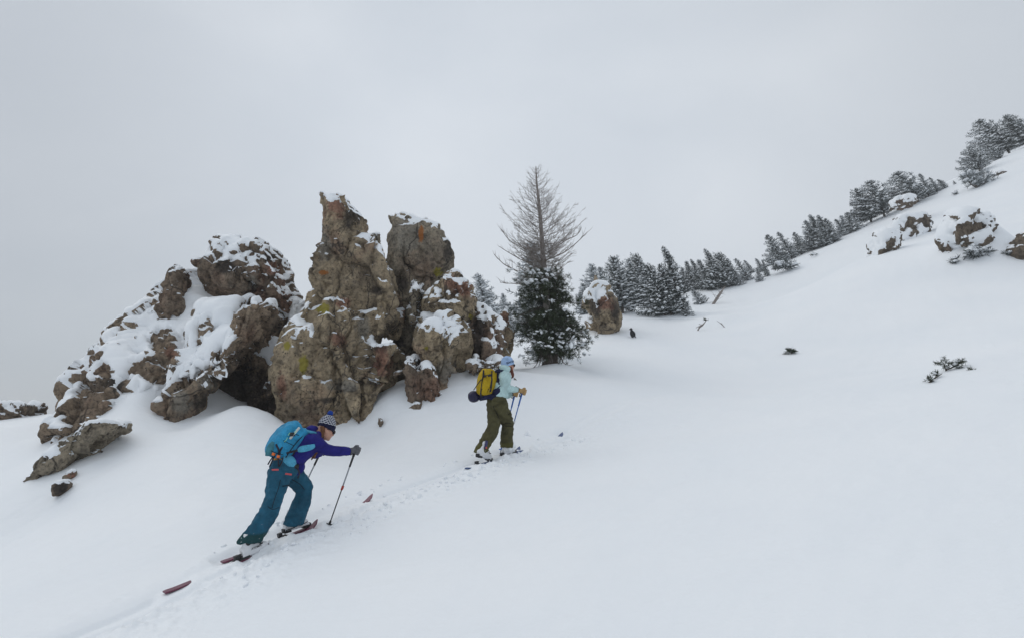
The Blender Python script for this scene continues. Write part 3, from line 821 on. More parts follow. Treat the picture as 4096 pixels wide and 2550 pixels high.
# tall spire with its buttress
spire = p5((108, 98), (120, 75), (150, 60), (192, 92), (215, 85), (248, 58), (290, 98), (345, 180), (398, 262), (372, 325), (365, 345), (430, 420), (450, 520), (480, 640), (480, 900), (470, 1400), (300, 1500), (60, 1400), (50, 1000), (85, 720), (70, 620), (62, 450), (85, 400), (118, 350), (130, 200))
buttress = p5((0, 860), (100, 850), (190, 780), (240, 720), (320, 730), (395, 820), (415, 900), (425, 1100), (455, 1250), (505, 1400), (530, 1780), (300, 1800), (100, 1800), (-110, 1800), (-110, 1460), (-70, 1370), (-134, 1170), (-125, 1080), (-60, 970))
rib = p5((350, 335), (420, 360), (480, 365), (525, 450), (560, 640), (596, 780), (592, 890), (555, 965), (480, 950), (430, 860), (420, 600), (395, 450))
foot = p5((405, 935), (480, 985), (602, 1008), (595, 1080), (545, 1190), (500, 1310), (490, 1560), (430, 1560), (425, 1200), (412, 1050))
overh = p5((250, 62), (290, 100), (345, 180), (398, 263), (372, 325), (335, 300), (280, 215), (248, 130))
bulge = p5((95, 720), (230, 690), (300, 700), (360, 760), (350, 850), (250, 900), (120, 880))
lknob = p5((-90, 1000), (-30, 880), (40, 790), (110, 700), (130, 760), (90, 880), (20, 980), (-60, 1060))
s5 = lambda x, y, r, b: z5(x, y) + ((r * .6613 if not hasattr(r, '__len__') else (r[0] * .6613, r[1] * .6613)), b)
q5 = lambda k, x, y, r: (k,) + z5(x, y) + ((r * .6613 if not hasattr(r, '__len__') else (r[0] * .6613, r[1] * .6613)),)
rock('rock_spire', 'tallest tan rock spire with a leaning pointed top behind the blue skier', 'rock spire',
     [(spire, 13.5, 0.85, 1.0), (buttress, 13.1, 0.85, 1.6), (rib, 13.5, 0.75, 0.9), (foot, 12.8, 0.5, 0.9), (overh, 13.1, 0.5), (bulge, 12.9, 0.40), (lknob, 13.2, 0.6)],
     TAN, 0.042, 0.85, 1.0, -.13, 0.08, seed=43, meld=16, calm=[z5(180, 90) + (110, .85), z5(330, 230) + (90, .5)],
     spots=[s5(180, 120, (45, 25), .9), s5(60, 920, (90, 60), .7), s5(30, 760, (70, 50), .5), s5(470, 960, (70, 40), .7), s5(400, 350, (60, 25), .6), s5(120, 1420, (70, 30), .9), s5(40, 1170, (50, 25), .5), s5(-60, 980, (50, 60), .5), s5(440, 610, (60, 40), .35), s5(570, 740, (25, 60), .5), s5(500, 820, (50, 30), .4), s5(280, 590, (40, 20), .35), s5(250, 315, (40, 12), .4), s5(500, 540, (50, 160), .30), s5(390, 560, (60, 60), .22), s5(130, 980, (90, 40), .35), s5(230, 510, (60, 20), .3), s5(70, 440, (20, 30), .4), s5(370, 620, (50, 20), .3),
            s5(200, 1200, (250, 150), -.4), s5(250, 450, (130, 160), -.15), s5(500, 1150, (60, 120), -.5)],
     patches=[q5('yellow_lichen', 145, 780, (45, 38)), q5('yellow_lichen', 20, 1110, (28, 70)), q5('yellow_lichen', -80, 1000, (25, 30)), q5('orange_lichen', 140, 560, (35, 18)), q5('redrock', 265, 745, (60, 45)), q5('redrock', 220, 160, (70, 80)), q5('redrock', 500, 1120, (70, 130)), q5('redrock', 230, 960, 60), q5('redrock', -110, 1250, (40, 90)),
              q5('crust_and_shade', 325, 200, (80, 120)), q5('crust_and_shade', 60, 420, (40, 90)), q5('crust_and_shade', 560, 880, (60, 80)), q5('crust_and_shade', 440, 1180, (40, 120)), q5('crust_and_shade', 465, 670, (50, 35)), q5('crust_and_shade', 480, 1010, (70, 40)), q5('crust_and_shade', 300, 1260, (90, 30)), q5('grey', 270, 1240, (120, 50)), q5('crust_and_shade', 180, 1330, (70, 25)), q5('grey', 150, 400, (50, 120)), q5('grey', 380, 900, (50, 100))])  # the dark patch on the overhang also paints in its shade
rock('ledge_stone', 'small grey stone on the ledge between the spire and the broad tower', 'rock',
     [(p5((420, 375), (425, 340), (465, 314), (490, 330), (488, 380), (450, 390)), 13.7, 0.22)], GREY, 0.022, 0.4, 0.4, 0.0, 0.05, seed=45)
tower = p5((503, 375), (520, 338), (545, 320), (532, 260), (545, 225), (585, 198), (640, 188), (700, 213), (730, 252), (775, 240), (800, 258), (850, 265), (880, 300), (900, 350), (932, 400), (925, 500), (918, 560), (880, 600), (840, 660), (780, 760), (770, 1250), (640, 1300), (540, 1250), (545, 950), (600, 800), (560, 620), (528, 460))
rock('rock_tower', 'broad flat-topped grey rock tower with an orange lichen streak', 'rock tower',
     [(tower, 15.0, 0.95, 1.2)], GREY, 0.045, 0.8, 1.0, -.17, 0.07, seed=61, meld=5, calm=[z5(530, 260) + (110, .8), z5(720, 220) + (120, .5), z5(880, 340) + (110, .6)],
     spots=[s5(610, 430, (60, 30), .7), s5(670, 240, (50, 25), .4), s5(800, 285, (40, 20), .4), s5(700, 800, (70, 100), .3)],
     patches=[q5('orange_lichen', 733, 325, (17, 60)), q5('grey', 640, 350, (120, 120)), q5('crust_and_shade', 900, 420, (40, 110)), q5('yellow_lichen', 835, 560, (35, 35)), q5('crust_and_shade', 620, 620, (50, 60)), q5('crust_and_shade', 590, 980, 60)])
rock('rock_pinnacle', 'slim snow-plastered pinnacle in front of the broad tower', 'rock',
     [(p5((640, 820), (655, 700), (668, 610), (695, 585), (740, 620), (768, 690), (745, 790), (730, 900), (660, 900)), 13.9, 0.5)], GREY, 0.032, 0.7, 0.8, 0.2, 0.09, seed=67,
     spots=[s5(690, 640, (35, 60), .4), s5(700, 720, 30, -.3)])
rock('boulder', 'reddish boulder with a snowy shoulder right of the broad tower', 'boulder',
     [(p5((842, 622), (900, 566), (960, 598), (1030, 650), (1072, 735), (1052, 810), (1000, 870), (900, 880), (760, 830), (762, 760), (775, 700), (810, 660)), 13.9, 0.95)], TAN, 0.036, 1.0, 0.9, 0.02, 0.10, seed=71,
     spots=[s5(880, 690, (90, 50), .6), s5(960, 730, (80, 25), .3), s5(900, 585, (40, 14), .5), s5(900, 780, (90, 50), -.3), s5(1000, 660, (60, 40), -.2)], patches=[q5('redrock', 980, 650, (90, 60)), q5('redrock', 920, 620, 60), q5('yellow_lichen', 1035, 828, 16)])
rock('boulder', 'big round tan boulder with a broad snow cap below the reddish one', 'boulder',
     [(p5((700, 1000), (722, 890), (765, 825), (870, 806), (960, 838), (1022, 920), (1016, 1020), (982, 1140), (945, 1215), (905, 1290), (890, 1500), (780, 1500), (780, 1200), (740, 1100)), 13.5, 1.1)], TAN, 0.038, 0.95, 0.95, -.05, 0.15, seed=73,
     spots=[s5(850, 860, (110, 60), 1.0), s5(900, 960, (60, 60), .7), s5(740, 880, (40, 50), .6), s5(780, 980, (60, 70), -.4), s5(880, 1150, (100, 120), -.5)], patches=[q5('grey', 880, 1150, (80, 90)), q5('yellow_lichen', 765, 1015, 14)])
rock('boulder', 'dark brown boulder at the foot of the round snow-capped one', 'boulder',
     [(p5((612, 1120), (655, 1062), (700, 1045), (770, 1100), (840, 1170), (885, 1290), (870, 1480), (760, 1480), (660, 1450), (640, 1220)), 12.75, 0.55)], DARK, 0.03, 0.6, 0.7, 0.0, 0.07, seed=79,
     spots=[s5(750, 1090, (50, 40), .5), s5(730, 1200, (90, 60), -.5)], patches=[q5('yellow_lichen', 655, 1045, (30, 30)), q5('crust_and_shade', 700, 1100, 50)])
rock('snowy_outcrop', 'dark rock half buried in plastered snow left of the dead-topped pine', 'rock outcrop',
     [(p5((1010, 1180), (1012, 980), (1030, 860), (1045, 760), (1085, 735), (1160, 775), (1222, 830), (1252, 910), (1245, 1050), (1230, 1180)), 14.5, 0.9)], DARK, 0.04, 0.9, 0.9, 0.16, 0.10, seed=83,
     spots=[s5(1130, 790, (80, 40), .5), s5(1200, 880, (50, 70), .4), s5(1170, 1010, (60, 80), .35), s5(1060, 980, (50, 120), -.5), s5(1200, 1120, (60, 50), .2)], patches=[q5('crust_and_shade', 1080, 900, (60, 120)), q5('crust_and_shade', 1070, 1020, 50)])
rock('rubble_mound', 'low snow-choked rubble mound behind the yellow pack', 'rock',
     [(p5((1000, 1190), (1010, 1110), (1060, 1065), (1120, 1085), (1190, 1075), (1245, 1120), (1255, 1200)), 13.6, 0.6)], DARK, 0.032, 1.2, 0.6, 0.36, 0.12, seed=87,
     spots=[s5(1120, 1110, (30, 40), -.5), s5(1040, 1130, (20, 20), -.5)])
rock('boulder', 'reddish rock seen between the snowy outcrop and the pine', 'rock',
     [(p5((1200, 880), (1215, 800), (1245, 780), (1280, 810), (1290, 900), (1280, 1080), (1205, 1080)), 17.2, 0.7)], TAN, 0.045, 0.8, 0.9, 0.15, 0.1, seed=89, patches=[q5('redrock', 1240, 850, 60)])
small_rock('dark stone tucked under the right foot of the tan spire', p5((468, 1455), (478, 1430), (502, 1436), (506, 1468), (485, 1485)), .10, DARK, 91)
rock('boulder', 'dark stone in the gap between the spire foot and the brown boulder', 'rock',
     [(p5((550, 1180), (580, 1150), (620, 1140), (630, 1170), (570, 1190)), 12.7, 0.15)], DARK, 0.02, 0.2, 0.3, -.3, 0.03, seed=92)
# boulder below the forest
rock('boulder', 'tall brown boulder with a thick snow cap beside the pine at the wood edge', 'boulder',
     [(zz(z2, [(183, 600), (198, 550), (280, 490), (385, 472), (470, 520), (520, 620), (548, 780), (560, 870), (440, 1000), (330, 1000), (240, 900), (205, 800), (225, 740), (200, 660)]), 27.5, 1.5)], TAN, 0.07, 0.7, 1.2, -.1, 0.25, seed=95,
     spots=[z2(330, 520) + ((70, 45), 1.2), z2(240, 620) + ((30, 50), .9), z2(280, 800) + ((35, 25), 1.0), z2(430, 760) + ((45, 60), -.6)], patches=[('crust_and_shade',) + z2(320, 680) + ((40, 60),), ('crust_and_shade',) + z2(510, 700) + ((25, 60),), ('redrock',) + z2(420, 640) + (40,)])
# rocks breaking the slope far right
def far_rock(label, pts, Y, th, seed, snow, bare=(), tm=0.3):
    Y = hit(*z3(*Y)).y + th * .35 if isinstance(Y, tuple) else Y
    cx, cy = sum(p[0] for p in pts) / len(pts), sum(p[1] for p in pts) / len(pts)
    rock('snowy_boulder', label, 'boulder', [(zz(z3, pts), Y, th)], FARR, 0.07, 0.8, 1.1, snow, tm, group='rocks breaking the upper slope', seed=seed, fields=[(zz(z3, [(x * 1.06 - .06 * cx, y * 1.06 - .06 * cy) for x, y in pts]), 1.0)] + [(zz(z3, q), -.75) for q in bare] if bare else [])
far_rock('snow-domed boulder with a bare lower right face, lowest of the left rock group upslope', [(1055, 1230), (1070, 1160), (1110, 1130), (1170, 1120), (1225, 1155), (1265, 1190), (1265, 1280), (1215, 1400), (1090, 1420), (1060, 1380)], (1180, 1310), 0.9, 101, .75, [[(1185, 1210), (1265, 1170), (1260, 1280), (1190, 1350), (1120, 1350), (1180, 1290)], [(1050, 1200), (1075, 1210), (1075, 1240), (1050, 1240)], [(1095, 1250), (1150, 1240), (1150, 1262), (1095, 1265)]])
far_rock('dark brown boulder with snow patches in the middle of the left rock group upslope', [(1215, 1110), (1230, 1030), (1318, 1000), (1390, 985), (1450, 985), (1500, 960), (1552, 1010), (1560, 1080), (1540, 1140), (1480, 1200), (1430, 1270), (1330, 1290), (1240, 1220)], (1400, 1175), 0.9, 103, .75, [[(1320, 1060), (1390, 1015), (1440, 1040), (1490, 965), (1560, 1000), (1565, 1090), (1500, 1120), (1490, 1070), (1420, 1075), (1450, 1130), (1440, 1180), (1370, 1170), (1420, 1120), (1320, 1130)], [(1190, 1060), (1260, 990), (1270, 1020), (1220, 1080)]])
far_rock('small brown boulder under snow near the krummholz, topmost of the left rock group', [(1205, 950), (1215, 880), (1265, 845), (1340, 845), (1410, 875), (1405, 925), (1340, 950), (1260, 955)], 41.0, 0.9, 105, .7, [[(1255, 875), (1310, 850), (1345, 890), (1400, 880), (1400, 910), (1330, 935), (1255, 930)]])
far_rock('snow-draped boulder with a dark slanting brow near the right edge', [(1650, 1200), (1665, 1120), (1690, 1040), (1740, 975), (1840, 948), (1900, 958), (1960, 1000), (2070, 1090), (2060, 1200), (1950, 1330), (1760, 1330)], (1900, 1200), 1.0, 107, .75, [[(1890, 1010), (1940, 1010), (1980, 1050), (2075, 1095), (1950, 1155), (1850, 1165), (1765, 1190), (1760, 1140), (1790, 1100), (1900, 1060)]])
far_rock('small dark rock face under the snow drape, left of the frosted shrub', [(1640, 1220), (1690, 1175), (1755, 1185), (1745, 1260), (1752, 1330), (1720, 1420), (1650, 1400), (1640, 1290)], (1700, 1345), 0.5, 109, -.1, [])
far_rock('black rock at the right edge above the shrub', [(2236, 1310), (2275, 1270), (2285, 1185), (2310, 1150), (2380, 1160), (2440, 1150), (2450, 1400), (2280, 1390)], (2320, 1365), 0.6, 111, -.15, [])
far_rock('thin dark rock lip under a snow cornice near the top right trees', [(2060, 690), (2090, 650), (2140, 622), (2188, 618), (2190, 650), (2120, 675), (2080, 695)], (2130, 660), 0.4, 113, .2, [[(2060, 700), (2080, 670), (2140, 635), (2195, 630), (2190, 660), (2080, 710)]])
# ------------------------------------------------------------------ trees
def needle_mat(name, c1, c2, frost):
    m = Mat(name, 0.75, 0.2)
    p = m.pos()
    n = m.noise(p, 3.0, 3)
    c = m.mix(n, c1, c2)
    # rime: the upper side of needles carries frost
    f = m.math('MULTIPLY', m.math('ABSOLUTE', m.nz()), m.noise(p, 7.0, 3, 0.7))
    c = m.mix(m.ramp(f, [(0.50 - 0.4 * frost, 0.0), (0.62 - 0.25 * frost, 0.9 if frost else 0.0)]), c, (0.78, 0.82, 0.86, 1))
    m.col(c)
    return m.m
NEEDLE_NEAR = needle_mat('green_needles', (0.020, 0.033, 0.017, 1), (0.050, 0.062, 0.028, 1), 0.10)
NEEDLE_FAR = needle_mat('dark_frosted_needles', (0.025, 0.034, 0.032, 1), (0.055, 0.065, 0.058, 1), 0.45)
NEEDLE_RIME = needle_mat('rimed_needles', (0.06, 0.075, 0.075, 1), (0.12, 0.135, 0.135, 1), 0.8)
def bark_mat(name, a, b):
    m = Mat(name, 0.9, 0.15)
    p = m.obj()
    mp = m.N('ShaderNodeMapping', {'Vector': p, 'Scale': (6.0, 6.0, 1.5)})
    n = m.noise(mp.outputs[0], 4.0, 5, 0.65)
    m.col(m.ramp(n, [(0.3, a), (0.7, b)]))
    m.nrm(m.bump(n, 0.8, 0.02))
    return m.m
BARK = bark_mat('grey_brown_bark', (0.05, 0.042, 0.036, 1), (0.15, 0.125, 0.105, 1))
BARK_DEAD = bark_mat('bare_rimed_wood', (0.14, 0.115, 0.10, 1), (0.36, 0.33, 0.31, 1))
BARK_TAN = bark_mat('bleached_wood', (0.20, 0.15, 0.10, 1), (0.40, 0.33, 0.25, 1))
rng = np.random.default_rng(7)
def rvec(n):
    v = rng.normal(size=(n, 3)); return v / np.linalg.norm(v, axis=1, keepdims=True)
def tuft_template(n, length, width, fwd=0.9, seed=0):
    """a spray of needle blades growing along +x"""
    r = np.random.default_rng(seed)
    V = []; Fc = []
    for k in range(n):
        d = r.normal(size=3); d[0] = abs(d[0]) * fwd + 0.35; d /= np.linalg.norm(d)
        s = np.cross(d, r.normal(size=3)); s /= np.linalg.norm(s)
        b = np.array((r.uniform(-.5, .6), 0, 0)) * length
        L = length * r.uniform(.7, 1.15)
        i = len(V)
        V += [b + s * width * .5, b + d * L * .6 + s * width * .6, b + d * L, b + d * L * .55 - s * width * .6, b - s * width * .5]
        Fc += [(i, i + 1, i + 3, i + 4), (i + 1, i + 2, i + 3, i + 3)]
    return np.array(V), [f if f[2] != f[3] else f[:3] for f in Fc]
def tri_template(n, length, width, fwd, seed):
    r = np.random.default_rng(seed)
    V = []; Fc = []
    for k in range(n):
        d = r.normal(size=3); d[0] = abs(d[0]) * fwd + 0.35; d /= np.linalg.norm(d)
        s = np.cross(d, r.normal(size=3)); s /= np.linalg.norm(s)
        b = np.array((r.uniform(-.5, .6), 0, 0)) * length
        L = length * r.uniform(.7, 1.15)
        i = len(V)
        V += [b + s * width, b - s * width, b + d * L - s * width * .35, b + d * L + s * width * .35]
        Fc += [(i, i + 1, i + 2, i + 3)]
    return np.array(V), np.array(Fc)
def scatter(tmpl, pos, dirs, size, ups=None):
    """copies of a template, its +x along dirs"""
    TV, TF = tmpl
    pos = np.asarray(pos, float); dirs = np.asarray(dirs, float)
    dirs = dirs / np.linalg.norm(dirs, axis=1, keepdims=True)
    u = np.tile((0, 0, 1.0), (len(pos), 1)) if ups is None else np.asarray(ups, float)
    y = np.cross(u, dirs); ln = np.linalg.norm(y, axis=1, keepdims=True)
    y = np.where(ln < 1e-4, np.array((0, 1.0, 0)), y / np.maximum(ln, 1e-6))
    z = np.cross(dirs, y)
    size = np.asarray(size, float)
    if size.ndim == 1: size = np.repeat(size[:, None], 3, 1)
    V = pos[:, None] + (TV[None, :, 0:1] * size[:, None, 0:1]) * dirs[:, None] + (TV[None, :, 1:2] * size[:, None, 1:2]) * y[:, None] + (TV[None, :, 2:3] * size[:, None, 2:3]) * z[:, None]
    Fc = (np.arange(len(pos)) * len(TV))[:, None, None] + TF[None]
    return V.reshape(-1, 3), Fc.reshape(-1, TF.shape[1])
def blob_template(seed=0, n=8, m=5):
    V, Fc = ball((0, 0, 0), 1.0, None, n, m)
    V = np.array([tuple(v) for v in V])
    V = V * (1 + 0.28 * gnoise(V * 1.3 + seed * 3.7, seed))[:, None]
    T = []
    for f in Fc:
        T.append(f if len(f) == 4 else tuple(f) + (f[2],))
    return V, np.array(T)
BLOBS = [blob_template(k) for k in range(3)]
def fix_tris(F):                                       # quads that repeat a corner become triangles
    return [tuple(f[:3]) if f[2] == f[3] else tuple(f) for f in F.tolist()]

def pine_data(seed, h, width=0.30, flag=0.0, hook=0.0, dens=1.0, bare=0.06, droop=0.35, round_top=0.0, snow=1.0, tuft=0.20):
    """trunk points, needle tufts and snow pillows of a conifer of height h standing at the origin"""
    r = np.random.default_rng(seed)
    pos, dirs, size, sp, sd, ss = [], [], [], [], [], []
    axis = lambda t: np.array((-hook * h * t ** 3.0 - 0.0, 0, h * t))
    nb = int(78 * dens)
    for k in range(nb):
        t = bare + (1 - bare) * ((k + r.uniform(0, 1)) / nb) ** 1.08
        ang = k * 2.39996 + r.uniform(-.4, .4)
        env = (1 - t) ** (0.85 - 0.5 * round_top) + 0.03
        if t < 0.2: env *= 0.62 + 1.9 * t
        d = np.array((math.cos(ang), math.sin(ang), 0.0))
        L = width * h * env * r.uniform(0.68, 1.18) * (1 - flag * d[0] * 0.9)
        p0 = axis(t)
        steps = max(2, int(L / (tuft * 0.62)))
        dr = droop * r.uniform(0.7, 1.3) * (1 - t) - 0.25 * t
        for s in range(steps + 1):
            a = (s + r.uniform(-.2, .2)) / steps
            if a < 0.12 and steps > 3: continue
            q = p0 + d * L * a + np.array((0, 0, -dr * L * a + 0.22 * L * a * a)) + r.normal(size=3) * 0.045 * h / 4
            dd = d + np.array((0, 0, -dr + 0.45 * a)) + r.normal(size=3) * 0.38 - np.array((1.1 * flag, 0, 0))
            sz = tuft * r.uniform(.75, 1.2) * (0.72 + 0.5 * (1 - t))
            pos.append(q); dirs.append(dd); size.append(sz)
            if r.uniform() < 0.8 * snow and a > 0.15:
                sp.append(q + np.array((0, 0, 0.26 * sz)) + r.normal(size=3) * 0.02); sd.append(d + r.normal(size=3) * 0.2)
                w = sz * r.uniform(.38, .7)
                ss.append((w * 1.25, w * 0.72, w * 0.36))
    # leader
    for s in range(5):
        t = 0.93 + 0.07 * s / 4
        pos.append(axis(t)); dirs.append(np.array((-hook * 3, 0, 1.0)) + r.normal(size=3) * .25); size.append(tuft * 0.55)
    tr = [Vector(axis(t)) for t in (0, .25, .5, .75, .97)]
    return tr, (pos, dirs, size), (sp, sd, ss)
TUFT_FAR = [tri_template(13, 1.0, 0.085, 0.8, k) for k in range(3)]
def build_pine(name, data, nmat, tuft_sets, trunk_r=0.09, h=4.0, smat=None):
    tr, (pos, dirs, size), (sp, sd, ss) = data
    V, Fc = scatter(tuft_sets[0], pos, dirs, size)
    crown = to_mesh(name + '_crown', V, Fc, [nmat], smooth=False)
    V, Fc = scatter(BLOBS[len(pos) % 3], sp, sd, ss)
    snow = to_mesh(name + '_snow', V, fix_tris(Fc), [smat or SNOW_CAP])
    Vt, Ft = tube(tr, [trunk_r, trunk_r * .8, trunk_r * .6, trunk_r * .35, trunk_r * .1], None, Vector((1, 0, 0)), 8, 3)
    trunk = to_mesh(name + '_trunk', [tuple(v) for v in Vt], Ft, [BARK])
    return trunk, crown, snow
PROTO = {}
def proto(kind, var=0):
    if (kind, var) not in PROTO:
        sp = dict(slim=dict(seed=11, width=.22, hook=.05, flag=.2, dens=1.0), full=dict(seed=12, width=.32, hook=.02, dens=1.25, tuft=.22), hooked=dict(seed=13, width=.25, hook=.13, flag=.35, dens=1.1),
                  bushy=dict(seed=14, width=.40, hook=.10, flag=.35, dens=1.3, round_top=.7, tuft=.24, bare=.12), small=dict(seed=15, width=.30, hook=.02, dens=.8, tuft=.27, snow=1.1),
                  krumm=dict(seed=16, width=.34, hook=.14, flag=.75, dens=1.3, round_top=.45, tuft=.25, bare=.12, snow=1.35, droop=.15), rimed=dict(seed=17, width=.27, hook=.03, dens=1.0, snow=1.3),
                  spread=dict(seed=18, width=.36, hook=.06, flag=.15, dens=1.35, round_top=.35, tuft=.23, bare=.14))[kind]
        sp['seed'] += 20 * var; sp['width'] *= (1.0, 1.12, .9)[var]; sp['dens'] *= (1.0, .8, 1.1)[var]; sp['snow'] = sp.get('snow', 1.0) * (1.0, 1.25, .85)[var]
        d = pine_data(h=4.0, **sp)
        PROTO[kind, var] = build_pine('conifer_' + kind, d, NEEDLE_RIME if kind == 'rimed' else NEEDLE_FAR, TUFT_FAR)
    return PROTO[kind, var]
def place_tree(kind, f, base, top, label, group, Y=None, sink=0.12, wide=1.0, name='conifer'):
    bu, bv = f(*base); tu, tv = f(*top)
    p = hit(bu, bv) if Y is None else at(bu, bv, Y)
    q = at(tu, tv, p.y)
    ax = q - p; L = ax.length
    o = thing(name, label, 'tree', p - Vector((0, 0, sink)), group)
    z = ax.normalized()
    hk = {'hooked': .13, 'krumm': .14, 'bushy': .10, 'slim': .05, 'spread': .06, 'full': .02, 'small': .02, 'rimed': .03}[kind]
    tilt = math.atan2(z.x, z.z) + math.atan(hk)                   # the hooked top already leans by itself
    sc = L / 4.0 / math.sqrt(1 + hk * hk)
    h_ = (int(abs(bu) * 7 + abs(bv) * 3) % 100) / 100.0
    o.rotation_euler = (0, tilt, R(h_ * 50 - 25))
    o.rotation_mode = 'XYZ'
    wide *= 1.22 if kind in ('slim', 'hooked', 'rimed', 'small') else 1.05
    o.scale = (sc * wide, sc * wide, sc)
    for nm, me in zip(('trunk', 'crown', 'snow_cover'), proto(kind, int(h_ * 97) % 3)):
        c = bpy.data.objects.new(nm, me); COL.objects.link(c); c.parent = o
        if nm == 'snow_cover': c['kind'] = 'stuff'
    return o
WOOD, RIDGE = 'conifers of the wood behind the boulder', 'wind-bent conifers along the skyline ridge'
for kind, b, t, w, lab in (
    ('rimed', (205, 575), (193, 432), 1.0, 'tiny pale frosted conifer just left of the capped boulder, behind the pine'),
    ('rimed', (300, 560), (288, 250), 1.25, 'pale frosted conifer behind the capped boulder, with a thin bare tip'),
    ('rimed', (385, 540), (368, 280), 1.0, 'pale conifer squeezed between the capped boulder and the broad dark pine'),
    ('spread', (588, 735), (490, 178), 1.05, 'broad dark pine right behind the capped boulder, its trunk clear of the snow'),
    ('slim', (690, 615), (648, 205), 1.0, 'slender snowy conifer next right of the broad dark pine'),
    ('bushy', (735, 605), (704, 172), .7, 'round-headed frosted conifer standing taller behind the slender snowy one'),
    ('hooked', (790, 600), (762, 212), 1.1, 'conifer with a drooping tip between the round-headed tree and the leaning pair'),
    ('bushy', (1005, 755), (822, 262), .85, 'leaning conifer with its bare slanting trunk showing at the base'),
    ('hooked', (1062, 748), (935, 262), .9, 'dark conifer right of the bare slanting trunk, tip bent left'),
    ('hooked', (1125, 735), (985, 92), .8, 'tallest wind-hooked conifer in the middle of the wood'),
    ('small', (1205, 757), (1207, 608), 1.3, 'little bushy conifer at the right foot of the leaning group'),
    ('full', (1180, 535), (1160, 288), 1.1, 'mid-height conifer right behind the tallest hooked one'),
    ('slim', (1268, 500), (1203, 228), 1.1, 'snow-streaked conifer, first of the row stepping up the slope'),
    ('hooked', (1335, 505), (1250, 212), .9, 'conifer with a sharp left-bent tip, second of the row up the slope'),
    ('small', (1357, 645), (1262, 480), 1.1, 'small snow-plastered conifer leaning alone in front of the row'),
    ('slim', (1425, 500), (1328, 205), 1.1, 'conifer third in the row up the slope, half hidden by its neighbours'),
    ('hooked', (1485, 505), (1398, 102), .9, 'pointed conifer rising highest in the row, tip bent left'),
    ('bushy', (1575, 490), (1525, 152), 1.0, 'round-topped snowy conifer right of the pointed one in the row'),
    ('full', (1650, 470), (1600, 198), 1.0, 'snowy conifer at the right shoulder of the round-topped one'),
    ('small', (1715, 465), (1682, 325), 1.2, 'short snowy conifer at the lower right end of the row'),
    ('slim', (1805, 415), (1692, 188), 1.1, 'leaning snow-laden conifer on the slope past the row'),
    ('slim', (1852, 342), (1762, 214), 1.0, 'thin leaning conifer behind the snow-laden one past the row'),
    ('small', (1925, 425), (1880, 290), .9, 'thin young conifer in front, right of the row, snow on its twigs'),
    ('slim', (1955, 330), (1878, 192), 1.0, 'young conifer with a tip pointing left, just above the thin young one'),
    ('slim', (2000, 378), (1938, 205), .7, 'slim young conifer right of the left-pointing one'),
):
    place_tree(kind, z2, b, t, lab, WOOD, wide=w)
for kind, b, t, w, lab in (
    ('hooked', (258, 1405), (145, 1168), 1.35, 'dense conifer that starts the skyline row, lowest on the ridge'),
    ('hooked', (365, 1372), (218, 1152), 1.0, 'leaning conifer second on the ridge, close behind the lowest one'),
    ('hooked', (445, 1335), (372, 1145), 1.2, 'pointed conifer third on the ridge, before the dense clump'),
    ('hooked', (555, 1295), (470, 1050), 1.3, 'left tree of the dense ridge clump'),
    ('hooked', (575, 1288), (540, 995), 1.2, 'tallest tree of the dense ridge clump, dark with a bent tip'),
    ('hooked', (660, 1262), (590, 1003), 1.2, 'dark tree in the dense ridge clump right of its tallest'),
    ('hooked', (735, 1225), (640, 1025), 1.1, 'right-hand tree of the dense ridge clump, sloping crown'),
    ('hooked', (825, 1160), (720, 1032), 1.2, 'short leaning tree below the right end of the dense clump'),
    ('rimed', (835, 1160), (790, 988), 1.2, 'white-rimed conifer with a pale crown beside the short leaning tree'),
    ('small', (905, 1135), (842, 962), 1.3, 'snow-whitened conifer with a dark tip below the shaggy pine'),
    ('krumm', (1050, 1055), (905, 775), 1.0, 'shaggy lop-sided pine whose crown hangs far left of its foot'),
    ('krumm', (1165, 1010), (1010, 712), 1.1, 'broad wind-swept pine next right of the shaggy lop-sided one'),
    ('small', (1245, 870), (1233, 788), 1.3, 'little conifer peeping up beside the topmost brown boulder'),
    ('krumm', (1460, 880), (1270, 622), 1.25, 'big flagged pine with a dark trunk on the upper ridge'),
    ('hooked', (1545, 835), (1462, 638), 1.1, 'pointed conifer right beside the big flagged pine'),
    ('hooked', (1615, 795), (1558, 662), 1.1, 'smaller pointed conifer second right of the big flagged pine'),
    ('hooked', (1690, 760), (1632, 672), 1.4, 'low conifer ending the upper ridge row on the right'),
    ('small', (1775, 725), (1752, 688), .9, 'tiny sapling alone on the skyline right of the upper ridge row'),
    ('krumm', (1985, 615), (1872, 412), 1.15, 'rounded wind-clipped pine just left of the top corner tree'),
    ('krumm', (2245, 455), (2015, 142), 1.0, 'great dark wind-flagged pine leaning out over the top right ridge'),
    ('krumm', (2390, 385), (2165, 155), 1.2, 'dark flagged pine behind the great one, cut by the right edge'),
    ('krumm', (2170, 500), (2080, 395), 1.3, 'low wind-clipped pine filling in under the great dark one'),
):
    place_tree(kind, z3, b, t, lab, RIDGE, wide=w)
# two frosted trees seen past the rocks
place_tree('rimed', z5, (1150, 860), (1073, 572), 'pale frosted conifer beyond the reddish boulder, left of the pine', 'frosted conifers beyond the rocks', Y=34, wide=1.3)
place_tree('rimed', z5, (1235, 880), (1228, 678), 'small pale conifer beyond the rocks, right at the edge of the pine', 'frosted conifers beyond the rocks', Y=36)
place_tree('rimed', lambda x, y: (x * K, y * K), (1272, 800), (1262, 575), 'dark frosted conifer close behind the trunk of the dead-topped pine', 'frosted conifers beyond the rocks', Y=19.5, wide=1.15)

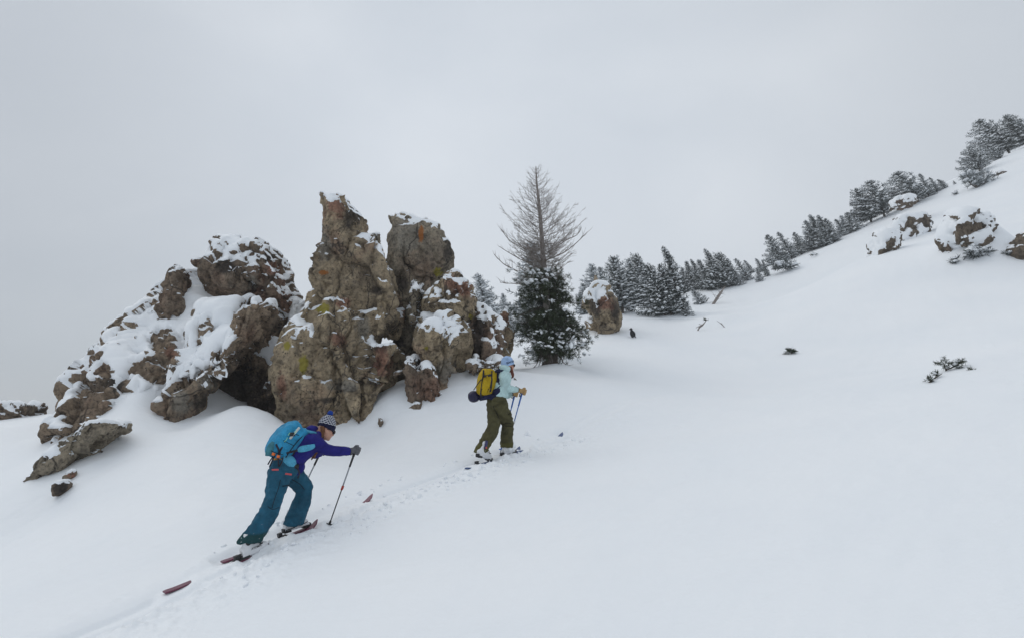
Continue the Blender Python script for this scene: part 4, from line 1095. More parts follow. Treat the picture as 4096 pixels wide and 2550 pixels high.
# low growth on the open slope
def bush(name, label, cat, spots, r_t=0.10, n_t=14, nmat=NEEDLE_NEAR, snow=0.5, stems=(), group=None, seed=5):
    """spots: (point, radius) of needle clusters; stems: point lists"""
    r = np.random.default_rng(seed)
    p0 = spots[0][0]
    o = thing(name, label, cat, p0, group)
    pos, dirs, size, sp, sd, ss = [], [], [], [], [], []
    for p, rad in spots:
        for k in range(n_t):
            d = r.normal(size=3); d[2] = abs(d[2]) * .6; d /= np.linalg.norm(d)
            q = np.array(p) + d * rad * r.uniform(.2, 1.0)
            pos.append(q); dirs.append(d + r.normal(size=3) * .3); size.append(r_t * r.uniform(.7, 1.2))
            if r.uniform() < snow:
                sp.append(q + np.array((0, 0, r_t * .35))); sd.append(d); w = r_t * r.uniform(.35, .65); ss.append((w * 1.2, w, w * .5))
    b = np.array(base_of(o))
    V, Fc = scatter(tri_template(16, 1.0, 0.07, .8, seed), pos, dirs, size)
    tag(link('foliage', to_mesh(name + '_foliage', V - b, Fc, [nmat], smooth=False), o), kind='stuff')
    if sp:
        V, Fc = scatter(BLOBS[0], sp, sd, ss)
        tag(link('snow_cover', to_mesh(name + '_snow', V - b, fix_tris(Fc), [SNOW_CAP]), o), kind='stuff')
    if stems:
        mb = MB()
        for pts, rad in stems:
            mb.add(*tube(pts, [rad] * (len(pts) - 1) + [rad * .4], None, Vector((0, 1, 0)), 6, 3))
        mb.build('stem', BARK, o)
    return o
def up(p, x=0, y=0, z=0): return Vector((p.x + x, p.y + y, p.z + z))
zs = lambda x, y: (3400 + x * .39681, 1000 + y * .39681)      # crop of the right-hand slope
pA = hit(*zs(985, 1215))
Yb = pA.y
bush('shrub', 'dark evergreen shrub tip with two clumps breaking the open slope on the right', 'shrub',
     [(at(*zs(950, 1135), Yb), .085), (at(*zs(905, 1145), Yb), .05), (at(*zs(1135, 1120), Yb + .05), .07), (at(*zs(1080, 1140), Yb), .06), (at(*zs(1040, 1165), Yb - .03), .06), (at(*zs(1090, 1185), Yb - .05), .05), (at(*zs(970, 1190), Yb), .05)],
     0.062, 7, snow=.25, stems=[([at(*zs(975, 1235), Yb), at(*zs(965, 1190), Yb), at(*zs(940, 1130), Yb)], .014), ([at(*zs(980, 1200), Yb), at(*zs(1050, 1170), Yb), at(*zs(1140, 1115), Yb)], .012)], seed=3)
pB = hit(*zs(805, 1335))
bush('shrub', 'half-buried trailing shrub branch left below the two-clump shrub', 'shrub', [(at(*zs(808, 1310), pB.y), .05), (at(*zs(870, 1255), pB.y + .2), .035)], .06, 9, snow=.4,
     stems=[([at(*zs(800, 1330), pB.y), at(*zs(850, 1290), pB.y + .1), at(*zs(930, 1240), pB.y + .3)], .012)], seed=4)
bush('shrub', 'tiny dark sprig poking out right of the two-clump shrub', 'shrub', [(hit(*zs(1222, 1205)), .03)], .05, 6, snow=.1, seed=6)
pC = hit(*z3(550, 1363)); zt = lambda x, y: (2600 + x * .32935, 1100 + y * .32935)
bush('sapling', 'single speck of a sapling low on the ridge slope under the dense clump', 'shrub', [(up(pC, z=.2), .2)], .22, 8, nmat=NEEDLE_FAR, snow=.5, seed=7)
pD = hit(*zt(1722, 958))
bush('shrub', 'small round needle tuft standing alone in mid slope', 'shrub', [(at(*zt(1715, 925), pD.y), .12)], .12, 26, snow=.08, stems=[([up(pD, z=-.05), at(*zt(1716, 930), pD.y)], .02)], seed=8)
bush('shrub', 'flat dark twig lying beside the lone needle tuft', 'shrub', [(hit(*zt(1665, 958)), .06), (hit(*zt(1640, 960)), .05)], .07, 5, snow=.2, seed=9)
pE = hit(*z3(1970, 1360))
bush('shrub', 'low dome of snow-stuffed evergreen shrub between the rocks near the right edge', 'shrub', [(at(*z3(x, y), pE.y), .22) for x, y in ((1905, 1330), (1945, 1305), (1995, 1330), (2040, 1325), (1925, 1350), (1980, 1350))], .2, 14, nmat=NEEDLE_FAR, snow=.75, seed=10)
pF = hit(*z3(1770, 1420))
bush('shrub', 'small snow-dotted sprig below the dark rock face near the right edge', 'shrub', [(at(*z3(x, y), pF.y), .1) for x, y in ((1780, 1375), (1765, 1405), (1785, 1410))], .15, 7, nmat=NEEDLE_FAR, snow=.7, seed=11)
pG = hit(*z3(2270, 1345))
bush('shrub', 'snowy shrub against the left foot of the black edge rock', 'shrub', [(at(*z3(x, y), pG.y), .13) for x, y in ((2225, 1335), (2255, 1330), (2270, 1345))], .17, 8, nmat=NEEDLE_FAR, snow=.5, seed=12)
pH = hit(*z2(2150, 345))
bush('shrub', 'low snowy bush at the right end of the wood', 'shrub', [(up(pH, z=.35), .5), (up(pH, .5, 0, .45), .5), (up(pH, -.4, 0, .4), .4)], .4, 14, nmat=NEEDLE_FAR, snow=.7, seed=13)
pI = hit(*z3(1965, 760)); pIy = pI.y
pts = [[(1965, 765), (1920, 735), (1882, 705)], [(1965, 765), (1945, 700), (1925, 660)], [(1970, 765), (1985, 700), (1965, 645)], [(1975, 760), (2030, 715), (2050, 665)], [(1975, 760), (2040, 735), (2082, 712)], [(1968, 762), (1900, 680), (1872, 655)]]
bush('frosted_shrub', 'bare frost-white shrub fanning out under the wind-clipped pine', 'shrub', [(at(*z3(*q), pIy), .45) for s_ in pts for q in s_[1:]], .3, 9, nmat=NEEDLE_RIME, snow=.6, stems=[([at(*z3(*q), pIy) for q in s_], .045) for s_ in pts], seed=14)
pJ = hit(*z3(1770, 825))
bush('shrub', 'speck of a twig on the upper slope below the ridge row', 'shrub', [(up(pJ, z=.1), .15)], .22, 6, nmat=NEEDLE_FAR, snow=.3, seed=15)

# leaning dead snag, fallen sticks
def stick(name, label, cat, px, rad, side_twigs=0, Y=None, mat=None, seed=1, group=None):
    ps = [at(u, v, (hit(*px[0]).y if Y is None else Y)) for u, v in px]
    o = thing(name, label, cat, ps[0], group)
    mb = MB(); mb.add(*tube([ps[0] - (ps[1] - ps[0]) * .15] + ps, [rad] * len(ps) + [rad * .25], None, Vector((0, 1, 0)), 7, 4))
    mb.build('trunk', mat or BARK_DEAD, o)
    r = random.Random(seed)
    for k in range(side_twigs):
        t = r.uniform(.08, .6) * (len(ps) - 1); i = int(t); q = ps[i].lerp(ps[i + 1], t - i)
        d = Vector((r.uniform(-1, 1), r.uniform(-.7, .2), r.uniform(-.2, .9))).normalized()
        L = r.uniform(.25, .8) * rad / .09
        b = MB(); b.add(*tube([q, q + d * L * .5, q + d * L + Vector((0, 0, -.08))], [.016, .011, .004], None, Vector((0, 1, 0)), 4, 2))
        b.build('twig', BARK_DEAD, o)
    return o
stick('snag', 'leaning grey dead trunk with short twigs on the slope right of the wood', 'dead tree', [z2(1462, 650), z2(1520, 560), z2(1580, 475)], .10, 12, seed=3)
stick('snag', 'pale broken dead trunk standing in front of the frosted conifer by the boulder', 'dead tree', [z2(332, 500), z2(325, 420), z2(318, 365)], .13, 0, Y=29.5, mat=BARK_TAN)
stick('fallen_branch', 'dark stick slanting up the left side of the small snow mound', 'branch', [zt(580, 672), zt(600, 635), zt(640, 603), zt(690, 540)], .035, 5, seed=5)
bush('sprig', 'dark twig tuft at the tip of the left mound stick', 'branch', [(at(*zt(680, 552), hit(*zt(600, 660)).y), .07)], .10, 8, snow=.1, seed=16)
stick('fallen_branch', 'thin stick slanting down the right side of the small snow mound', 'branch', [zt(905, 632), zt(870, 595), zt(810, 552)], .02, 2, seed=6)
stick('fallen_branch', 'thin dark twig lying in the snow behind the second skier\'s chin', 'branch', [z4(800, 388), z4(780, 370), z4(762, 360)], .012, 2, seed=7)

# ------------------------------------------------------------------ the dead-topped pine
def zt1(x, y): return (1850 + x * .59524, 630 + y * .59524)
YT = 17.0
tb = at(*zt1(590, 1425), YT)
pine = thing('dead_topped_pine', 'tall pine with a bare dead top and a dense snow-dotted green lower crown', 'tree', (tb.x, tb.y, tb.z - .1))
trk_px = [(600, 1460), (592, 1380), (575, 1150), (560, 900), (545, 720), (530, 500), (515, 330), (500, 180), (492, 60)]
trk = [at(*zt1(*p), YT) for p in trk_px]
mb = MB(); mb.add(*tube(trk, [.15, .135, .12, .105, .09, .065, .05, .03, .01], None, Vector((1, 0, 0)), 10, 4)); mb.build('trunk', BARK_DEAD, pine)
mb = MB()                                             # second stem and roots at the foot
mb.add(*tube([at(*zt1(545, 1440), YT - .1), at(*zt1(560, 1340), YT), at(*zt1(575, 1200), YT)], [.09, .08, .05], None, Vector((1, 0, 0)), 8, 3)); mb.build('stem', BARK, pine)
mb = MB(); mb.add(*tube([at(*zt1(630, 1420), YT - .15), at(*zt1(622, 1330), YT - .05), at(*zt1(600, 1200), YT)], [.07, .07, .05], None, Vector((1, 0, 0)), 8, 3)); mb.build('stem', BARK, pine)
rp = random.Random(4)
def trunk_at(v):
    for (x0, y0), (x1, y1), a, b in zip(trk_px, trk_px[1:], trk, trk[1:]):
        if y1 <= v <= y0: return a.lerp(b, (y0 - v) / (y0 - y1))
    return trk[-1]
def bare_branch(v, ang, L, rise, rad, seedk, fine=True):
    r = random.Random(seedk)
    p = trunk_at(v); d = Vector((math.cos(ang), math.sin(ang), 0))
    pts = [p + d * (L * a) + Vector((0, 0, L * (rise[0] * a + rise[1] * a * a))) + Vector((r.uniform(-1, 1), r.uniform(-1, 1), r.uniform(-1, 1))) * .035 * (a > 0) for a in (0, .25, .5, .75, 1)]
    mb = MB(); mb.add(*tube(pts, [rad, rad * .8, rad * .6, rad * .42, rad * .2], None, Vector((0, 0, 1)), 5, 3))
    n = int(L * 17) + 3
    for k in range(n):
        a = r.uniform(.22, 1.0); i = min(3, int(a * 4)); q = pts[i].lerp(pts[i + 1], a * 4 - i)
        side = d.cross(Vector((0, 0, 1))) * r.choice((-1, 1))
        t = (d * .55 + side * r.uniform(.3, .9) + Vector((0, 0, r.uniform(.0, .75)))).normalized()
        l = r.uniform(.12, .38) * (0.5 + .6 * min(L, 1.2)) * (1.15 - .5 * a)
        e = q + t * l + Vector((0, 0, .12 * l))
        mb.add(*tube([q, q + t * l * .5, e], [rad * .36, rad * .26, rad * .1], None, Vector((0, 0, 1)), 4, 1))
        if l > .2:
            for kk in range(2):
                t2 = (t + Vector((r.uniform(-.8, .8), r.uniform(-.8, .8), r.uniform(-.1, .7)))).normalized()
                s = q + t * l * r.uniform(.35, .8)
                mb.add(*tube([s, s + t2 * l * .45], [rad * .22, rad * .1], None, Vector((0, 0, 1)), 4, 1))
    mb.build('branch', BARK_DEAD, pine, smooth=False)
nbr = 120
for k in range(nbr):
    f = (k + .5) / nbr
    v = 75 + (770 - 75) * f ** .92
    Lx = (0.16 + 1.05 * min(1.0, f / .72)) * rp.uniform(.72, 1.12)
    if f > .8: Lx *= .95
    ang = k * 2.39996 + rp.uniform(-.3, .3)
    bare_branch(v, ang, Lx, (0.06 + .35 * (1 - f) - .22 * (f > .7), .62), .0068 + .008 * f, 100 + k)
# the long stray limbs
for pts_, rad in (([(545, 800), (400, 775), (330, 745), (270, 710), (212, 650)], .03), ([(540, 700), (430, 700), (330, 650), (250, 600)], .02), ([(530, 620), (420, 610), (320, 560), (262, 486)], .02), ([(560, 690), (680, 640), (770, 570), (835, 505)], .022), ([(545, 880), (380, 850), (300, 845), (252, 838)], .018), ([(570, 640), (690, 560), (770, 520), (800, 470)], .02)):
    r = random.Random(int(pts_[-1][0]))
    P_ = [at(*zt1(*q), YT - .25 + .05 * i) for i, q in enumerate(pts_)]
    mb = MB(); mb.add(*tube(P_, [rad * (1 - .18 * i) for i in range(len(P_))], None, Vector((0, 0, 1)), 5, 3))
    for i in range(1, len(P_)):
        for kk in range(5):
            q = P_[i - 1].lerp(P_[i], r.random()); t = ((P_[i] - P_[i - 1]).normalized() * .5 + Vector((r.uniform(-.6, .6), r.uniform(-.6, .6), r.uniform(-.1, 1)))).normalized()
            l = r.uniform(.12, .34)
            mb.add(*tube([q, q + t * l * .5, q + t * l + Vector((0, 0, .04))], [.007, .005, .002], None, Vector((0, 0, 1)), 4, 1))
    mb.build('branch', BARK_DEAD, pine, smooth=False)
# drooping dead limbs under the crown
for k in range(16):
    x0 = rp.uniform(520, 680)
    P_ = [at(*zt1(x0, 1290), YT - .1), at(*zt1(x0 + rp.uniform(-30, 40), 1370), YT - .3), at(*zt1(x0 + rp.uniform(-90, 90), 1430 + rp.uniform(-30, 40)), YT - .4)]
    mb = MB(); mb.add(*tube(P_, [.02, .012, .005], None, Vector((0, 1, 0)), 5, 3))
    for kk in range(4):
        q = P_[1].lerp(P_[2], rp.random()); t = Vector((rp.uniform(-1, 1), rp.uniform(-.5, .5), rp.uniform(-1, .2))).normalized() * rp.uniform(.1, .25)
        mb.add(*tube([q, q + t], [.006, .003], None, Vector((0, 1, 0)), 4, 1))
    mb.build('branch', BARK, pine, smooth=False)
# green crown: boughs carrying needle tufts, pillows of snow on them
prof = [(790, 130, -20), (850, 215, -15), (900, 240, -10), (960, 245, 0), (1050, 240, 0), (1130, 245, 10), (1200, 240, 25), (1260, 215, 30), (1310, 190, 30), (1345, 150, 20)]
rr_ = np.random.default_rng(21)
pos, dirs, size, sp, sd, ss = [], [], [], [], [], []
bmb = MB()
m_px = 17.0 / FPX * .59524 * 1.10
for k in range(330):
    v = rr_.uniform(800, 1335)
    i = next(j for j in range(len(prof) - 1) if prof[j + 1][0] >= v)
    a = (v - prof[i][0]) / (prof[i + 1][0] - prof[i][0])
    w = (prof[i][1] * (1 - a) + prof[i + 1][1] * a) * m_px; off = (prof[i][2] * (1 - a) + prof[i + 1][2] * a) * m_px
    ang = rr_.uniform(0, 2 * math.pi)
    d = np.array((math.cos(ang), math.sin(ang), 0.0))
    w *= 0.86 + 0.55 * float(gnoise(np.array([[d[0] * 1.6, d[1] * 1.6, v * .011]]), 77)[0])
    L = w * rr_.uniform(.45, 1.12) * (1.0 if abs(d[1]) < .5 else .9)
    c = trunk_at(v)
    p0 = np.array((c.x + off * .5, c.y, c.z + .1 * L))
    droop = -0.30 if v > 1000 else -0.12
    tipv = p0 + d * L + np.array((off * .5, 0, droop * L))
    if k % 3 == 0: bmb.add(*tube([Vector(p0), Vector((p0 + tipv) / 2 + np.array((0, 0, .06))), Vector(tipv)], [.022, .014, .006], None, Vector((0, 0, 1)), 4, 2))
    n = max(3, int(L / .085))
    for s in range(n):
        t = rr_.uniform(.35, 1.0) if s else 1.0
        q = p0 * (1 - t) + tipv * t + rr_.normal(size=3) * (.05 + .06 * t) + np.array((0, 0, .10 * math.sin(t * 3.1) * L))
        dd = d * rr_.uniform(.3, 1) + np.array((0, 0, rr_.uniform(-.1, .8))) + rr_.normal(size=3) * .35
        pos.append(q); dirs.append(dd); size.append(rr_.uniform(.075, .125))
        ps_ = .07 + .40 * (v < 905) * (q[0] < c.x + .15) + .13 * (v > 1180)
        if t > .55 and rr_.uniform() < ps_:
            for kk in range(rr_.integers(1, 5)):
                wv = rr_.uniform(.022, .052) * (1.3 if v < 900 or v > 1230 else 1.0)
                sp.append(q + np.array((0, 0, .04)) + rr_.normal(size=3) * (.055, .055, .022)); sd.append(d + rr_.normal(size=3) * .5); ss.append((wv * rr_.uniform(1.1, 1.8), wv, wv * .55))
b = np.array(base_of(pine))
V, Fc = scatter(tri_template(18, 1.0, 0.055, .7, 5), pos, dirs, size)
link('crown', to_mesh('pine_crown', V - b, Fc, [NEEDLE_NEAR], smooth=False), pine)
tag(bmb.build('boughs', BARK, pine), kind='stuff')
V, Fc = scatter(BLOBS[1], sp, sd, ss)
tag(link('snow_cover', to_mesh('pine_snow', V - b, fix_tris(Fc), [SNOW_CAP]), pine), kind='stuff')
# browned, rimed twigs where the green meets the dead top
BROWN = needle_mat('browned_needles', (0.10, 0.072, 0.045, 1), (0.17, 0.135, 0.105, 1), 0.35)
pos, dirs, size = [], [], []
for k in range(620):
    v = rr_.uniform(560, 860); w = (60 + (v - 560) * .42) * m_px * 0.95
    c = trunk_at(v); a = rr_.uniform(0, 6.283); q = np.array((c.x, c.y, c.z)) + np.array((math.cos(a), math.sin(a), 0)) * w * math.sqrt(rr_.uniform(.02, 1)) + rr_.normal(size=3) * .04
    pos.append(q); dirs.append(rr_.normal(size=3) + np.array((math.cos(a), math.sin(a), .5))); size.append(rr_.uniform(.06, .12))
V, Fc = scatter(tri_template(9, 1.0, 0.035, .7, 6), pos, dirs, size)
tag(link('dead_foliage', to_mesh('pine_dead_foliage', V - b, Fc, [BROWN], smooth=False), pine), kind='stuff')
# ------------------------------------------------------------------ the two skiers
def skin_mat():
    m = Mat('skin', 0.5, 0.35)
    n = m.noise(m.obj(), 14, 3)
    m.col(m.mix(n, (0.46, 0.235, 0.16, 1), (0.58, 0.33, 0.24, 1)))
    m.b.inputs['Subsurface Weight'].default_value = 0.08
    return m.m
SKIN = skin_mat()
def cloth(name, c, bump=0.25, scale=26, rough=0.85, var=0.26, fold=0.0):
    m = Mat(name, rough, 0.2)
    v = m.pos()
    n = m.ramp(m.noise(v, 7.0, 5, 0.6, 0.7), [(0.3, 0.0), (0.7, 1.0)]); n2 = m.noise(v, scale * 4, 2)  # strong tone noise stands in for the shading of folds
    a = m.mix(n, tuple(x * (1 - var) for x in c[:3]) + (1,), tuple(x * (1 + var) for x in c[:3]) + (1,))
    a = m.mix(0.35, a, m.ramp(n2, [(0.3, 0.6), (0.7, 1.4)]), 'MULTIPLY')
    m.col(a)
    b = m.bump(n2, bump, 0.004)
    b = m.bump(m.noise(v, 11.0, 3, 0.5, 0.8), 0.55, 0.03, b)
    m.nrm(b)
    return m.m
def snowy_cloth(name, c, z0, z1, c2=None):
    """trouser cloth, snow flecks sticking near the cuffs"""
    m = Mat(name, 0.85, 0.2)
    v = m.pos()
    n = m.ramp(m.noise(v, 7.0, 5, 0.6, 0.7), [(0.3, 0.0), (0.7, 1.0)]); n2 = m.noise(v, 110, 2)  # uneven tone paints in wrinkle shading that the folds lack
    a = m.mix(n, tuple(x * .68 for x in c[:3]) + (1,), tuple(x * 1.32 for x in c[:3]) + (1,))
    a = m.mix(0.3, a, m.ramp(n2, [(0.3, 0.6), (0.7, 1.4)]), 'MULTIPLY')
    z = m.N('ShaderNodeSeparateXYZ', {0: v}).outputs['Z']
    low = m.N('ShaderNodeMapRange', {0: z, 1: z0, 2: z1, 3: 1.0, 4: 0.0}).outputs[0]
    if c2: a = m.mix(m.ramp(low, [(0.45, 0.0), (0.55, 1.0)]), a, c2)
    sp = m.math('ADD', m.noise(v, 60.0, 3, 0.6), m.math('MULTIPLY', low, 0.12))
    a = m.mix(m.ramp(sp, [(0.76, 0.0), (0.79, 1.0)]), a, (0.85, 0.88, 0.9, 1))
    m.col(a)
    b = m.bump(n2, 0.2, 0.004)
    b = m.bump(m.noise(v, 9.0, 3, 0.5, 0.9), 0.6, 0.035, b)
    m.nrm(b)
    return m.m
BLACK = plain('black_plastic', (0.018, 0.018, 0.020, 1), 0.5, 0.4)
WEB = cloth('dark_webbing', (0.028, 0.028, 0.040, 1))
ALU = plain('grey_aluminium', (0.32, 0.34, 0.36, 1), 0.35, 0.5, 0.08, 20, 0, 0.7)
WHITE_BOOT = plain('white_boot_shell', (0.70, 0.71, 0.73, 1), 0.4, 0.4, 0.06, 9)
HAIR = cloth('brown_hair', (0.16, 0.075, 0.038, 1), 0.6, 60)
LENS = plain('dark_lens', (0.03, 0.015, 0.012, 1), 0.1, 0.6)
UPV = Vector((0, 0, 1))
HEAD = Vector((.63, .776, 0)); RIGHT = Vector((.776, -.63, 0))      # walking direction and the skiers' right-hand side

class Fuse:
    """closed shapes that are fused into one continuous skin"""
    def __init__(s): s.mb = MB()
    def tube(s, *a, **k): s.mb.add(*tube(*a, **k)); return s
    def ball(s, *a, **k): s.mb.add(*ball(*a, **k)); return s
    def box(s, *a): s.mb.add(*box(*a)); return s
    def mesh(s, name, voxel, mats, parent, smooth=4, fold=0.0, fs=7.0, seed=0, fdir=None):
        V, Q = remesh(s.mb.V(), s.mb.f, voxel)
        E = edges_of(Q)
        V = lap(V, E, smooth, 0.55)
        if fold:
            N = normals(V, Q)
            P = V * fs
            if fdir is not None: P = P + np.outer(V @ np.array(fdir), np.array(fdir)) * fs * 1.6       # folds run across fdir
            n = gnoise(P, seed)
            d = fold * (0.6 * (1 - np.abs(n) * 2.2) + 0.6 * gnoise(P * 0.5, seed + 1) + .35 * gnoise(P * 2.1, seed + 2))
            V = V + N * d[:, None]
        me = to_mesh(name, V - np.array(base_of(parent)), Q, mats if isinstance(mats, list) else [mats])
        return link(name, me, parent)

def head_parts(F, c, fw, rt, up, s=1.0):
    """adds a head with a face to the body: c centre, fw facing, rt right, up crown"""
    ax = (fw, rt, up)
    F.ball(c + up * .015 * s, (.098 * s, .076 * s, .115 * s), ax)                       # skull
    F.ball(c + fw * .035 * s - up * .045 * s, (.062 * s, .058 * s, .075 * s), ax)       # jaw
    F.ball(c + fw * .078 * s - up * .098 * s, (.022 * s, .024 * s, .018 * s), ax)       # chin
    F.tube([c + fw * .092 * s + up * .012 * s, c + fw * .112 * s - up * .02 * s, c + fw * .122 * s - up * .038 * s], [.010 * s, .012 * s, .014 * s], None, rt, 8, 3)  # nose
    F.ball(c + fw * .105 * s - up * .040 * s, (.014 * s, .019 * s, .010 * s), ax)       # nostrils
    F.ball(c + fw * .096 * s - up * .064 * s, (.013 * s, .022 * s, .006 * s), ax)       # upper lip
    F.ball(c + fw * .092 * s - up * .076 * s, (.013 * s, .020 * s, .007 * s), ax)       # lower lip
    F.ball(c + fw * .080 * s + up * .022 * s, (.020 * s, .052 * s, .010 * s), ax)       # brow
    for k in (-1, 1):
        F.ball(c + fw * .068 * s + rt * .036 * k * s - up * .028 * s, (.026 * s, .022 * s, .022 * s), ax)   # cheek
        F.ball(c + rt * .076 * k * s - fw * .01 * s - up * .012 * s, (.020 * s, .009 * s, .030 * s), ax)    # ear
def glasses(parent, c, fw, rt, up, s=1.0, lens=LENS):
    mb = MB()
    for k in (-1, 1):
        mb.add(*ball(c + fw * .101 * s + rt * .034 * k * s + up * .0 * s, (.014 * s, .034 * s, .027 * s), (fw, rt, up), 12, 7))
        mb.add(*tube([c + fw * .098 * s + rt * .062 * k * s + up * .008 * s, c + fw * .04 * s + rt * .084 * k * s + up * .008 * s, c - fw * .02 * s + rt * .086 * k * s + up * .004 * s], .004 * s, None, UPV, 6, 2))
    mb.add(*tube([c + fw * .108 * s - rt * .012 * s + up * .004 * s, c + fw * .108 * s + rt * .012 * s + up * .004 * s], .004 * s, None, UPV, 6, 1))
    return mb.build('sunglasses', lens, parent)
def glove(parent, wrist, palm, axis, knuck, mat, cuffmat, s=1.0, name='glove'):
    """a gloved hand closed round a pole: axis = along the grip (up), knuck = direction the knuckles face"""
    a = axis.normalized(); k = (knuck - a * knuck.dot(a)).normalized(); t = a.cross(k)
    F = Fuse()
    F.ball(palm + k * .012 * s, (.026 * s, .030 * s, .048 * s), (k, t, a))
    F.tube([wrist, wrist.lerp(palm, .5), palm], [.034 * s, .036 * s, .034 * s], [.030 * s, .030 * s, .028 * s], a, 10, 3)
    for i, (off, ln) in enumerate(((.036, .95), (.012, 1.05), (-.012, 1.0), (-.035, .85))):
        q = palm + a * off * s
        pts = [q + k * .020 * s + t * .012 * s, q + k * (.046 * ln) * s + t * .006 * s, q + k * (.050 * ln) * s - t * .026 * s, q + k * .022 * s - t * .040 * s, q - k * .004 * s - t * .030 * s]
        F.tube(pts, [.0125 * s, .0125 * s, .012 * s, .011 * s, .0095 * s], None, a, 8, 3)
    F.tube([palm - k * .012 * s + a * .020 * s, palm - k * .022 * s + a * .046 * s - t * .022 * s, palm + k * .006 * s + a * .058 * s - t * .040 * s], [.015 * s, .014 * s, .011 * s], None, a, 8, 3)
    o = F.mesh(name, .0065 * s, mat, parent, 2)
    mb = MB(); d = (wrist - palm).normalized()
    mb.add(*tube([wrist - d * .012, wrist + d * .05], [.040 * s, .044 * s], [.036 * s, .040 * s], a, 12, 1)); mb.build('cuff', cuffmat, o)
    return o
def pole(name, label, top, tip, basket_at, up_mat, low_mat, grip_mat, strap_side, lever=None, rad=.009, bmat=None):
    o = thing(name, label, 'ski pole', tip, 'ski poles')
    d = (top - tip).normalized(); L = (top - tip).length
    P = lambda x: tip + d * (L * x)
    mb = MB(); mb.add(*tube([P(0), P(.03), P(.48)], [.003, .007, .0075], None, RIGHT, 8, 1)); mb.build('lower_shaft', low_mat, o)
    mb = MB(); mb.add(*tube([P(.47), P(.86)], [rad, rad], None, RIGHT, 8, 1)); mb.build('upper_shaft', up_mat, o)
    mb = MB(); mb.add(*tube([P(.74), P(.86), P(.87), P(.91), P(.95), P(.985), P(1.0)], [.013, .014, .0165, .015, .017, .021, .012], None, RIGHT, 10, 2)); mb.build('grip', grip_mat, o)
    mb = MB()
    side = strap_side
    mb.add(*tube([P(.985), P(.975) + side * .05 - UPV * .02, P(.93) + side * .07 - UPV * .04, P(.92) + side * .02 - UPV * .01, P(.97)], [.004] * 5, [.012] * 5, UPV, 6, 3)); mb.build('strap', WEB, o)
    mb = MB(); q = P(basket_at)
    mb.add(*tube([q - d * .006, q + d * .006], .042, None, RIGHT, 14, 1)); mb.add(*tube([q, q + d * .04], [.018, .010], None, RIGHT, 8, 1)); mb.build('basket', bmat or grip_mat, o)
    if lever:
        mb = MB(); q = P(.48); mb.add(*tube([q - d * .02, q + d * .03], .014, None, RIGHT, 10, 1)); mb.add(*box(q + RIGHT * .014 + d * .008, (RIGHT, HEAD, d), (.006, .007, .02))); mb.build('lever_lock', lever, o)
    return o
def ski(name, label, tail, tip, boot, mat, bmat, w=.044, skin_m=None):
    """alpine touring ski from tail to tip (top surface), binding under the boot"""
    d = (tip - tail); L = d.length; d.normalize()
    side = d.cross(UPV).normalized(); n = side.cross(d).normalized()
    o = thing(name, label, 'ski', tail.lerp(tip, .5), 'touring skis')
    V, Fc = [], []
    st = [0, .02, .06, .15, .3, .5, .7, .84, .91, .95, .98, 1.0]
    for x in st:
        wd = w * (0.84 + 0.5 * (x - .5) ** 2 * 1.6 + .04 * x)
        if x > .95: wd *= math.sqrt(max(0.02, 1 - ((x - .95) / .05) ** 2))
        if x < .02: wd *= .8
        lift = (.09 * ((x - .88) / .12) ** 2 if x > .88 else 0) + (.012 * ((.08 - x) / .08) if x < .08 else 0)
        c = tail + d * (L * x) + n * lift
        V += [c + side * wd, c + side * wd + n * .014, c - side * wd + n * .014, c - side * wd]
    for i in range(len(st) - 1):
        for k in range(4):
            k2 = (k + 1) % 4
            Fc.append((i * 4 + k, i * 4 + k2, i * 4 + 4 + k2, i * 4 + 4 + k))
    Fc += [(3, 2, 1, 0), tuple(len(V) - 4 + k for k in range(4))]
    mb = MB(); mb.add(V, Fc); mb.build('ski_body', mat, o, smooth=False)
    b = boot - n * (boot - tail).dot(n)
    ax = (d, side, n)
    mb = MB()
    mb.add(*box(b + d * .15 + n * .026, ax, (.035, .032, .014))); mb.add(*box(b + d * .175 + n * .045, ax, (.012, .026, .014)))
    for k in (-1, 1): mb.add(*tube([b + d * .15 + side * .03 * k + n * .03, b + d * .15 + side * .022 * k + n * .06], .007, None, d, 6, 1))
    mb.build('toe_binding', bmat, o, smooth=False)
    mb = MB()
    mb.add(*box(b - d * .17 + n * .022, ax, (.055, .034, .010))); mb.add(*box(b - d * .19 + n * .05, ax, (.022, .026, .026))); mb.add(*tube([b - d * .165 + side * .012 + n * .07, b - d * .14 + side * .012 + n * .07], .004, None, n, 6, 1)); mb.add(*tube([b - d * .165 - side * .012 + n * .07, b - d * .14 - side * .012 + n * .07], .004, None, n, 6, 1))
    mb.add(*tube([b - d * .21 + n * .03, b - d * .29 + n * .018, b - d * .32 + n * .015], .005, None, side, 6, 2))
    mb.build('heel_binding', bmat, o, smooth=False)
    return o
